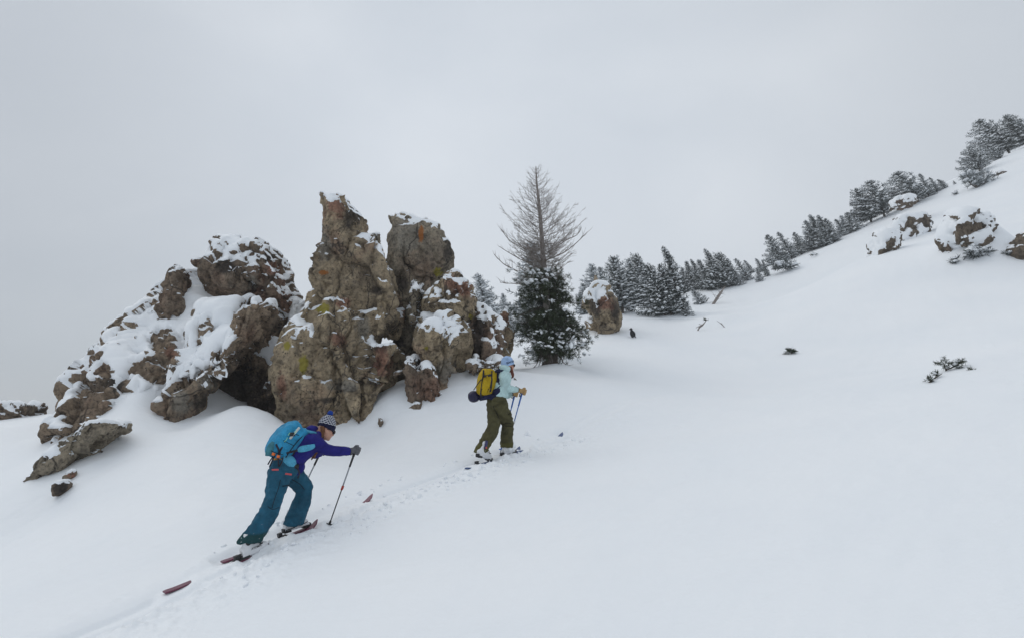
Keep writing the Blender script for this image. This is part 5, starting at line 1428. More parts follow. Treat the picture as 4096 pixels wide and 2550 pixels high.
def boot(parent, heel_lift, c, d, side, n, shell, dark, extra=None, lettering=None, s=1.0):
    """c = middle of the sole; d towards the toe, n up through the sole"""
    d2 = (d + n * heel_lift * -1).normalized(); n2 = side.cross(d2).normalized()
    if n2.dot(n) < 0: n2 = -n2
    pv = c + d * .14                                                     # the boot pivots at the toe
    P = lambda f, u, r=0: pv + d2 * (f - .14) * s + n2 * u * s + side * r * s
    F = Fuse()
    F.tube([P(-.145, .055), P(-.10, .060), P(0, .062), P(.08, .050), P(.135, .040)], [.040, .046, .050, .052, .038], [.045, .052, .055, .042, .028], side, 14, 4, 2.6)
    F.tube([P(-.070, .06), P(-.062, .13), P(-.045, .19), P(-.035, .21)], [.048, .047, .048, .046], [.062, .058, .056, .054], side, 14, 3, 2.4)
    F.box(P(.0, .012), (d2, side, n2), (.150, .038, .014))
    o = F.mesh('boot', .009, shell, parent, 2)
    mb = MB()
    mb.add(*box(P(.105, -.002), (d2, side, n2), (.045, .040, .012))); mb.add(*box(P(-.115, -.002), (d2, side, n2), (.040, .038, .014)))
    mb.add(*box(P(.150, .012), (d2, side, n2), (.014, .032, .012))); mb.add(*box(P(-.155, .016), (d2, side, n2), (.010, .032, .016)))
    mb.build('sole', dark, o, smooth=False)
    mb = MB()
    for f, u, L_ in ((.055, .085, .03), (.0, .115, .035)):
        mb.add(*tube([P(f, u, .048), P(f + .01, u + .015, .02), P(f + .012, u + .018, -.02)], .0045, None, n2, 6, 2)); mb.add(*box(P(f, u, .052), (d2, side, n2), (L_ * .6, .004, .006)))
    mb.build('buckle', dark, o, smooth=False)
    if extra: extra(o, P, d2, side, n2)
    return o
def lettering(parent, text, origin, xdir, ydir, height, mat, wrap=None, name='lettering', shear=0.0):
    cu = bpy.data.curves.new(name, 'FONT'); cu.body = text; cu.size = height * 1.4; cu.shear = shear; cu.offset = height * .03
    t = bpy.data.objects.new(name, cu); COL.objects.link(t)
    dg = bpy.context.evaluated_depsgraph_get(); dg.update()
    m2 = t.evaluated_get(dg).to_mesh()
    V = [v.co.copy() for v in m2.vertices]; Fc = [list(p.vertices) for p in m2.polygons]
    t.evaluated_get(dg).to_mesh_clear(); bpy.data.objects.remove(t); bpy.data.curves.remove(cu)
    W_ = [wrap(v.x, v.y) if wrap else origin + xdir * v.x + ydir * v.y for v in V]
    mb = MB(); mb.add(W_, Fc)
    return mb.build(name, mat, parent, smooth=False)
def strap(parent, pts, w, mat, name='strap', t=.004, side=None):
    mb = MB(); mb.add(*tube(pts, [w] * len(pts), [t] * len(pts), side or UPV, 8, 4, 3.0))
    return mb.build(name, mat, parent)

# ================= first skier: blue pack, teal trousers
def a1(x, y, Y): return at(*z1(x, y), Y)
p1 = thing('person', 'skier in teal trousers and indigo top leaning forward on her poles with a bobble hat', 'person', a1(860, 1100, 6.55))
hipR, hipL = a1(1010, 505, 6.68), a1(1085, 505, 6.88)
kneeR, kneeL = a1(958, 742, 6.55), a1(1185, 622, 7.02)
ankR, ankL = a1(800, 1020, 6.42), a1(1108, 885, 6.86)
pel = a1(1045, 485, 6.78); waist = a1(1085, 430, 6.82); chest = a1(1195, 325, 6.93); nb1 = a1(1262, 245, 7.02)
shR, shL = a1(1245, 290, 6.88), a1(1275, 268, 7.16)
elR, wrR = a1(1362, 352, 6.98), a1(1508, 360, 7.12)
elL, wrL = a1(1262, 372, 7.18), a1(1300, 366, 7.30)
hdc = a1(1338, 208, 7.06)
fw1 = (HEAD * .93 + RIGHT * .18 - UPV * .34).normalized(); rt1 = fw1.cross(UPV).normalized(); up1 = rt1.cross(fw1).normalized()
B = Fuse()
B.tube([pel, waist, chest, nb1], [.115, .105, .115, .06], [.075, .070, .075, .05], RIGHT, 16, 4)
B.tube([nb1, hdc - up1 * .05], [.055, .052], None, RIGHT, 12, 3)
B.tube([hipR, kneeR, ankR], [.065, .052, .042], None, RIGHT, 12, 4)
B.tube([hipL, kneeL, ankL], [.065, .052, .042], None, RIGHT, 12, 4)
B.tube([chest, shR, elR, wrR], [.055, .048, .040, .030], None, UPV, 12, 4)
B.tube([chest, shL, elL, wrL], [.055, .048, .040, .030], None, UPV, 12, 4)
head_parts(B, hdc, fw1, rt1, up1)
B.mesh('body', .010, SKIN, p1, 2)
TEAL = snowy_cloth('teal_trousers', (0.016, 0.088, 0.145, 1), ankR.z - .05, ankR.z + .28, (0.014, 0.055, 0.060, 1))
INDIGO = cloth('indigo_fleece', (0.016, 0.015, 0.155, 1), 0.3, 40)
T = Fuse()
T.ball(a1(1040, 488, 6.78), (.165, .150, .135), (RIGHT, HEAD, UPV))
T.tube([a1(1055, 500, 6.80), a1(1078, 445, 6.82)], [.155, .145], [.125, .115], RIGHT, 16, 2)
T.tube([a1(1018, 500, 6.70), a1(992, 610, 6.64), a1(962, 720, 6.57), a1(948, 770, 6.55), a1(905, 850, 6.50), a1(848, 930, 6.46), a1(808, 984, 6.43), a1(800, 1006, 6.43)],
       [.120, .105, .092, .090, .092, .100, .112, .116], [.135, .112, .095, .092, .094, .105, .122, .130], RIGHT, 18, 4, hem=.45)
T.tube([a1(1075, 505, 6.86), a1(1130, 560, 6.94), a1(1180, 615, 7.01), a1(1188, 650, 7.02), a1(1165, 730, 6.98), a1(1130, 815, 6.91), a1(1110, 856, 6.87), a1(1106, 878, 6.87)],
       [.115, .100, .090, .088, .090, .100, .108, .110], [.125, .108, .094, .088, .092, .102, .112, .116], RIGHT, 18, 4, hem=.45)
trou = T.mesh('trousers', .0125, TEAL, p1, 1, .024, 10.0, 5)
SEAM = plain('dark_seam', (0.008, 0.022, 0.032, 1), 0.8, 0.2)
PINK = plain('coral_zip', (0.50, 0.075, 0.085, 1), 0.6, 0.3)
def surf_line(pts, off):
    return [p + off for p in pts]
toCam = Vector((.40, -.90, .05))
strap(trou, surf_line([a1(1015, 560, 6.66), a1(1000, 620, 6.62), a1(975, 690, 6.56), a1(955, 760, 6.52)], toCam * .108), .0035, SEAM, 'seam', .004, HEAD)
strap(trou, surf_line([a1(925, 748, 6.50), a1(960, 768, 6.50), a1(1005, 755, 6.56)], toCam * .088), .0035, SEAM, 'seam', .004)
strap(trou, [a1(1098, 560, 6.80) + toCam * .05, a1(1150, 590, 6.88) + toCam * .075, a1(1185, 630, 6.95) + toCam * .06], .005, SEAM, 'seam', .004)
strap(trou, [a1(1030, 605, 6.66) + toCam * .10, a1(1080, 600, 6.72) + toCam * .06], .006, SEAM, 'pocket_zip', .004)
strap(trou, [a1(948, 492, 6.68) + toCam * .10, a1(975, 489, 6.66) + toCam * .135, a1(1000, 489, 6.66) + toCam * .15], .010, PINK, 'pocket_zip', .004)
strap(trou, [a1(1048, 517, 6.70) + toCam * .155, a1(1070, 519, 6.72) + toCam * .15, a1(1092, 523, 6.75) + toCam * .13], .010, PINK, 'pocket_zip', .004)
BELT = plain('ochre_waistband', (0.42, 0.20, 0.035, 1), 0.7, 0.2)
mb = MB(); mb.add(*tube([a1(1035, 452, 6.80), a1(1050, 424, 6.81)], [.150, .146], [.118, .116], RIGHT, 18, 1)); mb.build('shirt_hem', BELT, p1)
Jk = Fuse()
Jk.tube([a1(1100, 455, 6.83), a1(1110, 420, 6.85), a1(1150, 375, 6.90), a1(1205, 315, 6.95), a1(1245, 262, 7.00), a1(1268, 238, 7.03)], [.150, .150, .165, .175, .135, .075], [.118, .118, .125, .128, .105, .075], RIGHT, 18, 4)
Jk.ball(a1(1140, 470, 6.88), (.10, .07, .10), (RIGHT, HEAD, UPV))
Jk.tube([a1(1128, 470, 6.84), a1(1128, 530, 6.84)], [.05, .042], [.035, .025], RIGHT, 10, 2)
Jk.tube([a1(1215, 300, 6.92), a1(1250, 290, 6.88), a1(1300, 320, 6.92), a1(1362, 352, 6.98), a1(1440, 359, 7.05), a1(1508, 360, 7.12)], [.10, .092, .080, .066, .056, .048], None, UPV, 14, 4)
Jk.tube([chest, shL, elL, wrL], [.10, .085, .062, .048], None, UPV, 14, 4)
Jk.tube([a1(1222, 222, 6.98), a1(1245, 205, 7.04), a1(1290, 225, 7.08)], [.070, .075, .06], [.045, .05, .04], RIGHT, 12, 4)
Jk.tube([a1(1270, 240, 6.93), a1(1295, 250, 6.98), a1(1310, 245, 7.06)], [.045, .05, .04], None, UPV, 10, 3)
Jk.mesh('jacket', .0115, INDIGO, p1, 2, .014, 9.0, 9)
# hat
def bobble_mat():
    m = Mat('navy_hat_with_white_scallops', 0.9, 0.15)
    a = m.N('ShaderNodeUVMap')
    sp = m.N('ShaderNodeSeparateXYZ', {0: a.outputs[0]})
    u = m.math('MULTIPLY', sp.outputs[0], 15.0); v = m.math('MULTIPLY', sp.outputs[1], 7.2)
    row = m.math('FLOOR', v)
    u2 = m.math('ADD', u, m.math('MULTIPLY', m.math('MODULO', row, 2.0), 0.5))
    fx = m.math('SUBTRACT', m.math('FRACT', u2), 0.5); fy = m.math('SUBTRACT', m.math('FRACT', v), 0.78)
    r = m.math('SQRT', m.math('ADD', m.math('MULTIPLY', fx, fx), m.math('MULTIPLY', m.math('MULTIPLY', fy, fy), 0.55)))
    ringv = m.math('LESS_THAN', m.math('ABSOLUTE', m.math('SUBTRACT', r, 0.37)), 0.10)
    low = m.math('LESS_THAN', fy, 0.0)
    f = m.math('MULTIPLY', ringv, low)
    m.col(m.mix(f, (0.010, 0.012, 0.040, 1), (0.72, 0.74, 0.78, 1)))
    m.nrm(m.bump(m.noise(m.pos(), 160, 2), 0.4, 0.004))
    return m.m
def dome(name, c, fw, rt, up, prof, mat, parent, n=28, wrapuv=True):
    """prof: (height along up, radius fw, radius rt)"""
    V, Fc, uv = [], [], []
    for h_, rf, rr2 in prof:
        for k in range(n):
            th = 2 * math.pi * k / n
            V.append(c + up * h_ + fw * rf * math.cos(th) + rt * rr2 * math.sin(th))
    m = len(prof)
    for i in range(m - 1):
        for k in range(n): Fc.append((i * n + k, i * n + (k + 1) % n, (i + 1) * n + (k + 1) % n, (i + 1) * n + k))
    V.append(c + up * (prof[-1][0] + prof[-1][1] * .35))
    for k in range(n): Fc.append(((m - 1) * n + k, (m - 1) * n + (k + 1) % n, len(V) - 1))
    me = to_mesh(name, np.array([tuple(v) for v in V]) - np.array(base_of(parent)), Fc, [mat])
    ul = me.uv_layers.new(name='UVMap')
    H0, H1 = prof[0][0], prof[-1][0]
    for p in me.polygons:
        for li in p.loop_indices:
            vi = me.loops[li].vertex_index
            k = vi % n if vi < m * n else 0; i = vi // n if vi < m * n else m - 1
            uu = k / n
            if k == 0 and any((me.loops[l2].vertex_index % n) > n * .7 for l2 in p.loop_indices if me.loops[l2].vertex_index < m * n): uu = 1.0
            ul.data[li].uv = (uu, (prof[min(i, m - 1)][0] - H0) / (H1 - H0))
    return link(name, me, parent)
NAVY = cloth('navy_knit', (0.010, 0.012, 0.040, 1), 0.5, 60)
hup = (up1 * .96 - fw1 * .10).normalized(); hfw = rt1.cross(hup) * -1
hfw = (fw1 - hup * fw1.dot(hup)).normalized()
hat = dome('bobble_hat', hdc, hfw, rt1, hup, [(.045, .109, .092), (.075, .108, .092), (.10, .102, .088), (.125, .092, .080), (.15, .076, .067), (.172, .055, .05), (.188, .032, .03)], bobble_mat(), p1)
mb = MB(); mb.add(*tube([hdc + hup * .012 - hfw * .005, hdc + hup * .035, hdc + hup * .062], [.090, .097, .098], [.109, .114, .114], rt1, 26, 2)); mb.build('hat_brim', NAVY, hat)
Pm = Fuse(); Pm.ball(hdc + hup * .205, .034)
pom = Pm.mesh('pompom', .005, cloth('blue_wool', (0.012, 0.045, 0.25, 1), .9, 30), hat, 0, .006, 90.0, 3)
hr = Fuse()
hr.tube([hdc - fw1 * .07 + rt1 * .05 + up1 * .02, hdc - fw1 * .045 + rt1 * .066 - up1 * .05, hdc - fw1 * .03 + rt1 * .064 - up1 * .11], [.028, .024, .020], None, RIGHT, 8, 3)
hr.tube([a1(1300, 250, 6.96), a1(1290, 300, 7.0), a1(1283, 335, 7.08), a1(1268, 370, 7.08), a1(1250, 400, 7.08), a1(1236, 424, 7.08)], [.030, .034, .034, .028, .020, .006], [.020, .022, .022, .02, .014, .005], RIGHT, 8, 4)
hr.tube([a1(1278, 345, 7.10), a1(1262, 385, 7.12), a1(1262, 412, 7.12)], [.022, .018, .006], None, RIGHT, 8, 4)
hr.mesh('hair', .007, HAIR, p1, 2, .004, 40.0, 4)
glasses(p1, hdc + fw1 * .002, fw1, rt1, up1)
GREYGL = cloth('grey_glove', (0.11, 0.11, 0.12, 1)); 
gR = a1(1545, 352, 7.16); tipR = hit(*z1(1355, 893))
topR = a1(1562, 322, 7.17)
pR = (topR - tipR).normalized()
glove(p1, wrR, gR, pR, HEAD, GREYGL, BLACK, 1.12)
tipR = at(*z1(1355, 895), tipR.y) - UPV * .03
RED = plain('red_lever', (0.42, 0.05, 0.03, 1), 0.5)
pole('ski_pole', 'grey and black telescopic pole planted in front of the skier in indigo', topR, tipR, .06, ALU, BLACK, BLACK, -HEAD, RED)
gL = a1(1308, 356, 7.34); topL = a1(1318, 335, 7.35); tipL = a1(1085, 822, 7.42)
tl = ground(tipL.x, tipL.y); tipL = topL + (tipL - topL) * ((topL.z - tl) / max(.3, topL.z - tipL.z))
glove(p1, wrL, gL, (topL - tipL).normalized(), HEAD, plain('dark_glove', (0.02, 0.02, 0.026, 1), .8), BLACK, 1.05)
pole('ski_pole', 'second grey pole of the skier in indigo, half hidden behind her front knee', topL, tipL, .06, ALU, BLACK, BLACK, -HEAD, None)
# skis and boots
MAROON = plain('maroon_ski_top', (0.12, 0.014, 0.045, 1), 0.35, 0.5, 0.3, 6)
def on(u_v, Y): return at(*u_v, Y)
s1t, s1p = on(z1(190, 1378), 5.80), on(z1(1290, 903), 7.02)
s2t, s2p = on(z1(600, 1162), 6.40), on(z1(1682, 716), 7.72)
bR, bL = on(z1(822, 1085), 6.48), on(z1(1148, 935), 6.92)
dR, dL = (s1p - s1t).normalized(), (s2p - s2t).normalized()
sR, sL = dR.cross(UPV).normalized(), dL.cross(UPV).normalized()
def proj(p, a, d): return a + d * (p - a).dot(d)
bRp, bLp = proj(bR, s1t, dR), proj(bL, s2t, dL)
ski('touring_ski', 'maroon ski under the rear foot of the skier in indigo, tail showing at lower left', s1t, s1p, bRp, MAROON, BLACK)
ski('touring_ski', 'maroon ski under the front foot of the skier in indigo, mostly sunk in snow', s2t, s2p, bLp, MAROON, BLACK)
def ex1(o, P, d2, side, n2):
    mb = MB(); mb.add(*tube([P(-.075, .145, .050), P(-.075, .145, .060)], .028, None, d2, 14, 1)); mb.build('cuff_pivot', BLACK, o)
    lettering(o, 'ATOMIC', P(-.06, .060, .0585), d2, n2, .022, BLACK, shear=.25)
def ex1b(o, P, d2, side, n2):
    mb = MB(); mb.add(*tube([P(-.15, .022, .052), P(-.05, .028, .056), P(-.02, .045, .058), P(.06, .040, .056), P(.12, .05, .05)], .005, None, n2, 6, 3)); mb.build('trim_line', BLACK, o)
boot(p1, .0, bRp + UPV * .028, dR, sR, sR.cross(dR), WHITE_BOOT, BLACK, ex1)
boot(p1, .10, bLp + UPV * .045, dL, sL, sL.cross(dL), WHITE_BOOT, BLACK, ex1b)
# blue pack
BLUE = cloth('azure_pack_cloth', (0.030, 0.26, 0.46, 1), .4, 20, .75)
BLUE2 = cloth('pale_azure_pack_cloth', (0.075, 0.32, 0.48, 1), .4, 20, .75)
pk = thing('backpack', 'azure ski-touring backpack with dark straps and orange whistles on the indigo skier', 'backpack', a1(1060, 380, 6.80))
ub = (nb1 - pel); ub -= RIGHT * ub.dot(RIGHT); ub.normalize()                     # along the spine
bk = ub.cross(RIGHT).normalized()
if bk.dot(HEAD) > 0: bk = -bk                                                       # out of the back
k1 = Fuse()
k1.tube([a1(965, 392, 6.74), a1(985, 350, 6.75), a1(1030, 285, 6.80), a1(1085, 225, 6.86), a1(1130, 190, 6.92), a1(1150, 178, 6.94)],
        [.115, .135, .145, .145, .125, .095], [.080, .102, .115, .112, .088, .06], RIGHT, 20, 4, 3.0)
k1.tube([a1(1020, 395, 6.78), a1(1075, 325, 6.84), a1(1130, 255, 6.91), a1(1190, 215, 6.97)], [.130, .145, .145, .115], [.055, .06, .06, .045], RIGHT, 18, 3, 3.2)
k1.mesh('pack_bag', .012, BLUE, pk, 2, .015, 8.0, 12)
side_off = RIGHT * .150
def sp(x, y, Y): return a1(x, y, Y)
strap(pk, [sp(1000, 385, 6.62), sp(1030, 330, 6.66), sp(1065, 275, 6.70), sp(1100, 235, 6.76)], .012, WEB, 'compression_strap', .005, HEAD)
strap(pk, [sp(985, 310, 6.62), sp(1005, 350, 6.62), sp(1015, 385, 6.63)], .012, WEB, 'compression_strap', .006, HEAD)
strap(pk, [sp(1060, 375, 6.66), sp(1110, 360, 6.68), sp(1150, 352, 6.70)], .013, WEB, 'side_strap', .006)
strap(pk, [sp(1100, 425, 6.76), sp(1108, 390, 6.74), sp(1118, 362, 6.75)], .010, WEB, 'side_strap', .006, HEAD)
mb = MB(); mb.add(*tube([sp(1142, 355, 6.70), sp(1165, 346, 6.70), sp(1205, 338, 6.73), sp(1245, 328, 6.77), sp(1265, 318, 6.84)], [.022, .036, .036, .030, .02], [.010, .014, .014, .012, .01], UPV, 12, 4)); mb.build('shoulder_strap', BLUE2, pk)
strap(pk, [sp(1190, 212, 6.90), sp(1225, 222, 6.86), sp(1270, 232, 6.92)], .016, BLUE2, 'shoulder_strap', .010)
mb = MB(); mb.add(*tube([sp(1040, 405, 6.70), sp(1075, 425, 6.68), sp(1105, 450, 6.70), sp(1120, 470, 6.74)], [.05, .062, .055, .03], [.02, .024, .024, .014], (UPV * .8 + HEAD * .5), 12, 4)); mb.build('hip_belt', BLUE2, pk)
mb = MB(); mb.add(*box(sp(1128, 468, 6.73), (HEAD, RIGHT, UPV), (.030, .012, .022))); mb.build('belt_buckle', BLACK, pk)
strap(pk, [sp(1128, 475, 6.73), sp(1148, 500, 6.74), sp(1150, 530, 6.74), sp(1140, 552, 6.74)], .010, WEB, 'loose_strap', .004, HEAD)
for q in ([(980, 385), (962, 420), (940, 470)], [(965, 398), (945, 425), (928, 455)], [(1000, 400), (1003, 440), (1005, 468)], [(1035, 405), (1025, 440), (1008, 470)]):
    strap(pk, [sp(x, y, 6.60) for x, y in q], .009, WEB, 'loose_strap', .004, HEAD)
ORANGE = plain('orange_whistle', (0.75, 0.16, 0.02, 1), .4)
for x, y in ((968, 381), (1002, 398)):
    mb = MB(); mb.add(*tube([sp(x - 8, y - 3, 6.58), sp(x + 9, y + 3, 6.58)], [.017, .015], [.016, .014], UPV, 10, 2, 3.0)); mb.build('whistle', ORANGE, pk)
strap(pk, [sp(938, 350, 6.60), sp(985, 372, 6.575), sp(1035, 385, 6.60)], .004, SEAM, 'zip', .004)
strap(pk, [sp(1000, 262, 6.69), sp(1040, 285, 6.665), sp(1085, 308, 6.68), sp(1110, 318, 6.72)], .004, SEAM, 'zip', .004)
strap(pk, [sp(1062, 205, 6.78), sp(1095, 228, 6.735), sp(1150, 248, 6.76)], .004, SEAM, 'zip', .004)
strap(pk, [sp(1055, 405, 6.66), sp(1085, 360, 6.67), sp(1130, 300, 6.73), sp(1180, 245, 6.83)], .006, SEAM, 'seam', .005, HEAD)
POCK = cloth('sea_green_mesh_pocket', (0.055, 0.20, 0.25, 1), .5, 30)
mb = MB(); mb.add(*tube([sp(938, 392, 6.61), sp(950, 345, 6.61), sp(975, 305, 6.66)], [.05, .06, .04], [.02, .025, .02], HEAD, 12, 3)); mb.build('mesh_pocket', POCK, pk)
HANDLE = plain('pale_tool_handle', (0.55, 0.58, 0.55, 1), .5)
mb = MB(); mb.add(*tube([sp(1085, 272, 6.66), sp(1152, 192, 6.74)], .013, None, RIGHT, 10, 1)); mb.build('tool_handle', HANDLE, pk)
mb = MB(); mb.add(*box(sp(1102, 240, 6.68), (HEAD, RIGHT, UPV), (.028, .014, .022))); mb.build('tool_holder', BLACK, pk)
LIME = plain('lime_cord', (0.25, 0.62, 0.40, 1), .7)
for q in ([(1072, 248), (1078, 238), (1084, 228)], [(1045, 292), (1058, 280), (1068, 262)], [(1118, 232), (1128, 216), (1128, 205)]):
    strap(pk, [sp(x, y, 6.655) for x, y in q], .004, LIME, 'cord', .004)
mb = MB(); mb.add(*box(sp(1102, 184, 6.80), (ub, RIGHT, bk), (.012, .016, .006))); mb.build('badge', plain('navy_badge', (0.012, 0.02, 0.08, 1)), pk)
# ================= second skier: yellow pack, olive trousers
def a2(x, y, Y): return at(*z4(x, y), Y)
p2 = thing('person', 'skier in olive trousers, mint hoody and light blue beanie, further up the track', 'person', a2(500, 1260, 9.35))
pel2 = a2(575, 615, 9.42); waist2 = a2(595, 545, 9.44); chest2 = a2(640, 400, 9.50); nb2 = a2(682, 285, 9.54)
hd2 = a2(706, 226, 9.55)
fw2 = (HEAD * .96 + RIGHT * .28 + UPV * .06).normalized(); rt2 = fw2.cross(UPV).normalized(); up2 = rt2.cross(fw2).normalized()
shR2, shL2 = a2(660, 335, 9.40), a2(665, 330, 9.66)
elR2, wrR2 = a2(668, 470, 9.40), a2(812, 495, 9.56)
elL2, wrL2 = a2(660, 540, 9.72), a2(748, 545, 9.76)
B = Fuse()
B.tube([pel2, waist2, chest2, nb2], [.115, .105, .115, .06], [.075, .070, .075, .05], RIGHT, 16, 4)
B.tube([nb2, hd2 - up2 * .05], [.055, .052], None, RIGHT, 12, 3)
B.tube([a2(596, 640, 9.40), a2(700, 870, 9.50), a2(690, 1110, 9.56), a2(690, 1150, 9.56)], [.065, .052, .042, .042], None, RIGHT, 12, 4)
B.tube([a2(545, 640, 9.50), a2(545, 900, 9.36), a2(405, 1170, 9.22), a2(395, 1200, 9.22)], [.065, .052, .042, .042], None, RIGHT, 12, 4)
B.tube([chest2, shR2, elR2, wrR2], [.055, .048, .040, .030], None, HEAD, 12, 4)
B.tube([chest2, shL2, elL2, wrL2], [.055, .048, .040, .030], None, HEAD, 12, 4)
head_parts(B, hd2, fw2, rt2, up2)
B.mesh('body', .010, SKIN, p2, 2)
OLIVE = snowy_cloth('olive_trousers', (0.072, 0.066, 0.030, 1), a2(400, 1200, 9.2).z, a2(400, 1000, 9.2).z, (0.085, 0.080, 0.026, 1))
T = Fuse()
T.ball(a2(575, 628, 9.43), (.155, .150, .135), (RIGHT, HEAD, UPV))
T.tube([a2(580, 640, 9.43), a2(592, 575, 9.44)], [.150, .140], [.130, .120], RIGHT, 16, 2)
T.tube([a2(605, 650, 9.37), a2(655, 760, 9.44), a2(700, 870, 9.50), a2(703, 910, 9.51), a2(692, 1000, 9.54), a2(690, 1090, 9.56), a2(690, 1135, 9.56)], [.125, .112, .096, .092, .095, .098, .098], [.135, .115, .098, .092, .095, .100, .100], RIGHT, 18, 4, hem=.45)
T.tube([a2(545, 660, 9.50), a2(552, 780, 9.44), a2(545, 900, 9.37), a2(520, 970, 9.34), a2(455, 1080, 9.28), a2(405, 1170, 9.23), a2(396, 1192, 9.23)], [.120, .108, .096, .094, .096, .104, .106], [.130, .112, .098, .096, .098, .106, .108], RIGHT, 18, 4, hem=.45)
trou2 = T.mesh('trousers', .0125, OLIVE, p2, 1, .024, 10.0, 15)
SEAM2 = plain('olive_seam', (0.022, 0.020, 0.010, 1), .8, .2)
strap(trou2, [a2(540, 650, 9.36) + toCam * .06, a2(535, 700, 9.34) + toCam * .05, a2(565, 760, 9.36) + toCam * .05, a2(600, 830, 9.40) + toCam * .04], .006, SEAM2, 'seam', .005, HEAD)
for q in ([(640, 885), (690, 868), (745, 880)], [(655, 770), (700, 770), (730, 752)], [(665, 900), (720, 905), (760, 895)]):
    strap(trou2, [a2(x, y, 9.42) + toCam * (.06 if i == 1 else .02) for i, (x, y) in enumerate(q)], .006, SEAM2, 'seam', .005)
MINT = cloth('pale_mint_fleece', (0.44, 0.60, 0.60, 1), .3, 40)
Jk = Fuse()
Jk.tube([a2(590, 580, 9.44), a2(600, 535, 9.45), a2(625, 440, 9.49), a2(650, 350, 9.52), a2(680, 290, 9.54)], [.150, .150, .168, .165, .085], [.128, .122, .128, .120, .085], RIGHT, 18, 4)
Jk.ball(a2(640, 560, 9.47), (.12, .10, .06), (RIGHT, HEAD, UPV))
Jk.tube([a2(655, 345, 9.44), a2(662, 350, 9.39), a2(672, 410, 9.37), a2(672, 466, 9.40), a2(735, 488, 9.48), a2(812, 495, 9.56)], [.085, .085, .078, .070, .056, .046], None, HEAD, 14, 4)
Jk.tube([chest2, shL2, elL2, wrL2], [.10, .085, .066, .048], None, HEAD, 14, 4)
Jk.tube([a2(635, 262, 9.55), a2(650, 250, 9.50), a2(690, 262, 9.46), a2(720, 268, 9.52)], [.050, .056, .052, .032], None, UPV, 12, 4)
Jk.tube([a2(650, 262, 9.60), a2(690, 268, 9.62), a2(720, 272, 9.58)], [.045, .045, .03], None, UPV, 12, 3)
Jk.mesh('hoody', .0115, MINT, p2, 2, .014, 9.0, 19)
# beanie with dark lettering
PALEBLUE = cloth('pale_blue_knit', (0.33, 0.47, 0.70, 1), .5, 50)
hu2 = (up2 * .97 - fw2 * .22).normalized(); hf2 = (fw2 - hu2 * fw2.dot(hu2)).normalized()
bprof = [(.020, .112, .094), (.05, .114, .096), (.085, .110, .093), (.115, .098, .084), (.14, .078, .068), (.158, .048, .045), (.165, .022, .02)]
bean = dome('beanie', hd2, hf2, rt2, hu2, bprof, PALEBLUE, p2)
mb = MB(); mb.add(*tube([hd2 + hu2 * .004, hd2 + hu2 * .028, hd2 + hu2 * .060], [.096, .101, .101], [.114, .119, .119], rt2, 26, 2)); mb.build('turned_brim', PALEBLUE, bean)
INK = plain('navy_print', (0.012, 0.014, 0.035, 1), .8, .1)
def wrapb(th0, h0):
    def w(x, y):
        th = th0 - x / .105
        h_ = h0 + y
        f = 1.0 + .04 * max(0, 0)
        i = 1.0 if h_ < .085 else .93
        return hd2 + hu2 * h_ + hf2 * (.124 * i * math.cos(th)) + rt2 * (.106 * i * math.sin(th))
    return w
lettering(bean, 'EACH', None, None, None, .036, INK, wrapb(R(128), .038))
stv, stf = [], []
wst = wrapb(R(128), .038)
for k in range(16):
    rr3 = .020 if k % 2 == 0 else .009
    stv.append(wst(.148 + rr3 * math.cos(k * math.pi / 8), .020 + rr3 * math.sin(k * math.pi / 8)))
stv.append(wst(.148, .020))
mb = MB(); mb.add(stv, [(k, (k + 1) % 16, 16) for k in range(16)]); mb.build('star_print', INK, bean, smooth=False)
RED_HAIR = cloth('auburn_hair', (0.13, 0.045, 0.030, 1), .6, 60)
hr = Fuse()
hr.tube([hd2 + rt2 * .07 - up2 * .02, hd2 + rt2 * .066 + fw2 * .02 - up2 * .08, hd2 + fw2 * .055 + rt2 * .045 - up2 * .15, hd2 + fw2 * .075 + rt2 * .03 - up2 * .20], [.022, .026, .026, .010], None, RIGHT, 8, 4)
hr.tube([hd2 + rt2 * .05 + fw2 * .03 - up2 * .09, hd2 + fw2 * .07 + rt2 * .03 - up2 * .17, hd2 + fw2 * .06 - up2 * .215], [.024, .022, .010], None, RIGHT, 8, 4)
hr.mesh('hair', .007, RED_HAIR, p2, 2, .004, 40.0, 4)
glasses(p2, hd2, fw2, rt2, up2)
TANGL = cloth('tan_leather_glove', (0.42, 0.27, 0.12, 1)); BROWNC = cloth('brown_cuff', (0.10, 0.075, 0.05, 1))
topR2 = a2(866, 520, 9.64); botR2 = a2(700, 1130, 9.50)
gy = ground(botR2.x, botR2.y); botR2 = topR2 + (botR2 - topR2) * ((topR2.z - gy) / (topR2.z - botR2.z))
glove(p2, wrR2, a2(868, 515, 9.64), (topR2 - botR2).normalized(), HEAD, TANGL, BROWNC, 1.12)
SKYB = plain('blue_pole', (0.02, 0.12, 0.42, 1), .35, .5); WHITE = plain('white_plastic', (.75, .76, .78, 1), .4)
pole('ski_pole', 'blue pole in the near gloved hand of the skier with the yellow pack', topR2 + (topR2 - botR2).normalized() * .04, botR2, .06, SKYB, BLACK, SKYB, -HEAD, WHITE, bmat=WHITE)
topL2 = a2(784, 535, 9.80); botL2 = a2(640, 1120, 9.86)
gy = ground(botL2.x, botL2.y); botL2 = topL2 + (botL2 - topL2) * ((topL2.z - gy) / (topL2.z - botL2.z))
glove(p2, wrL2, a2(780, 542, 9.80), (topL2 - botL2).normalized(), HEAD, TANGL, BLACK, 1.05)
pole('ski_pole', 'blue pole in the far hand of the skier with the yellow pack', topL2 + (topL2 - botL2).normalized() * .03, botL2, .06, SKYB, BLACK, SKYB, -HEAD, None)
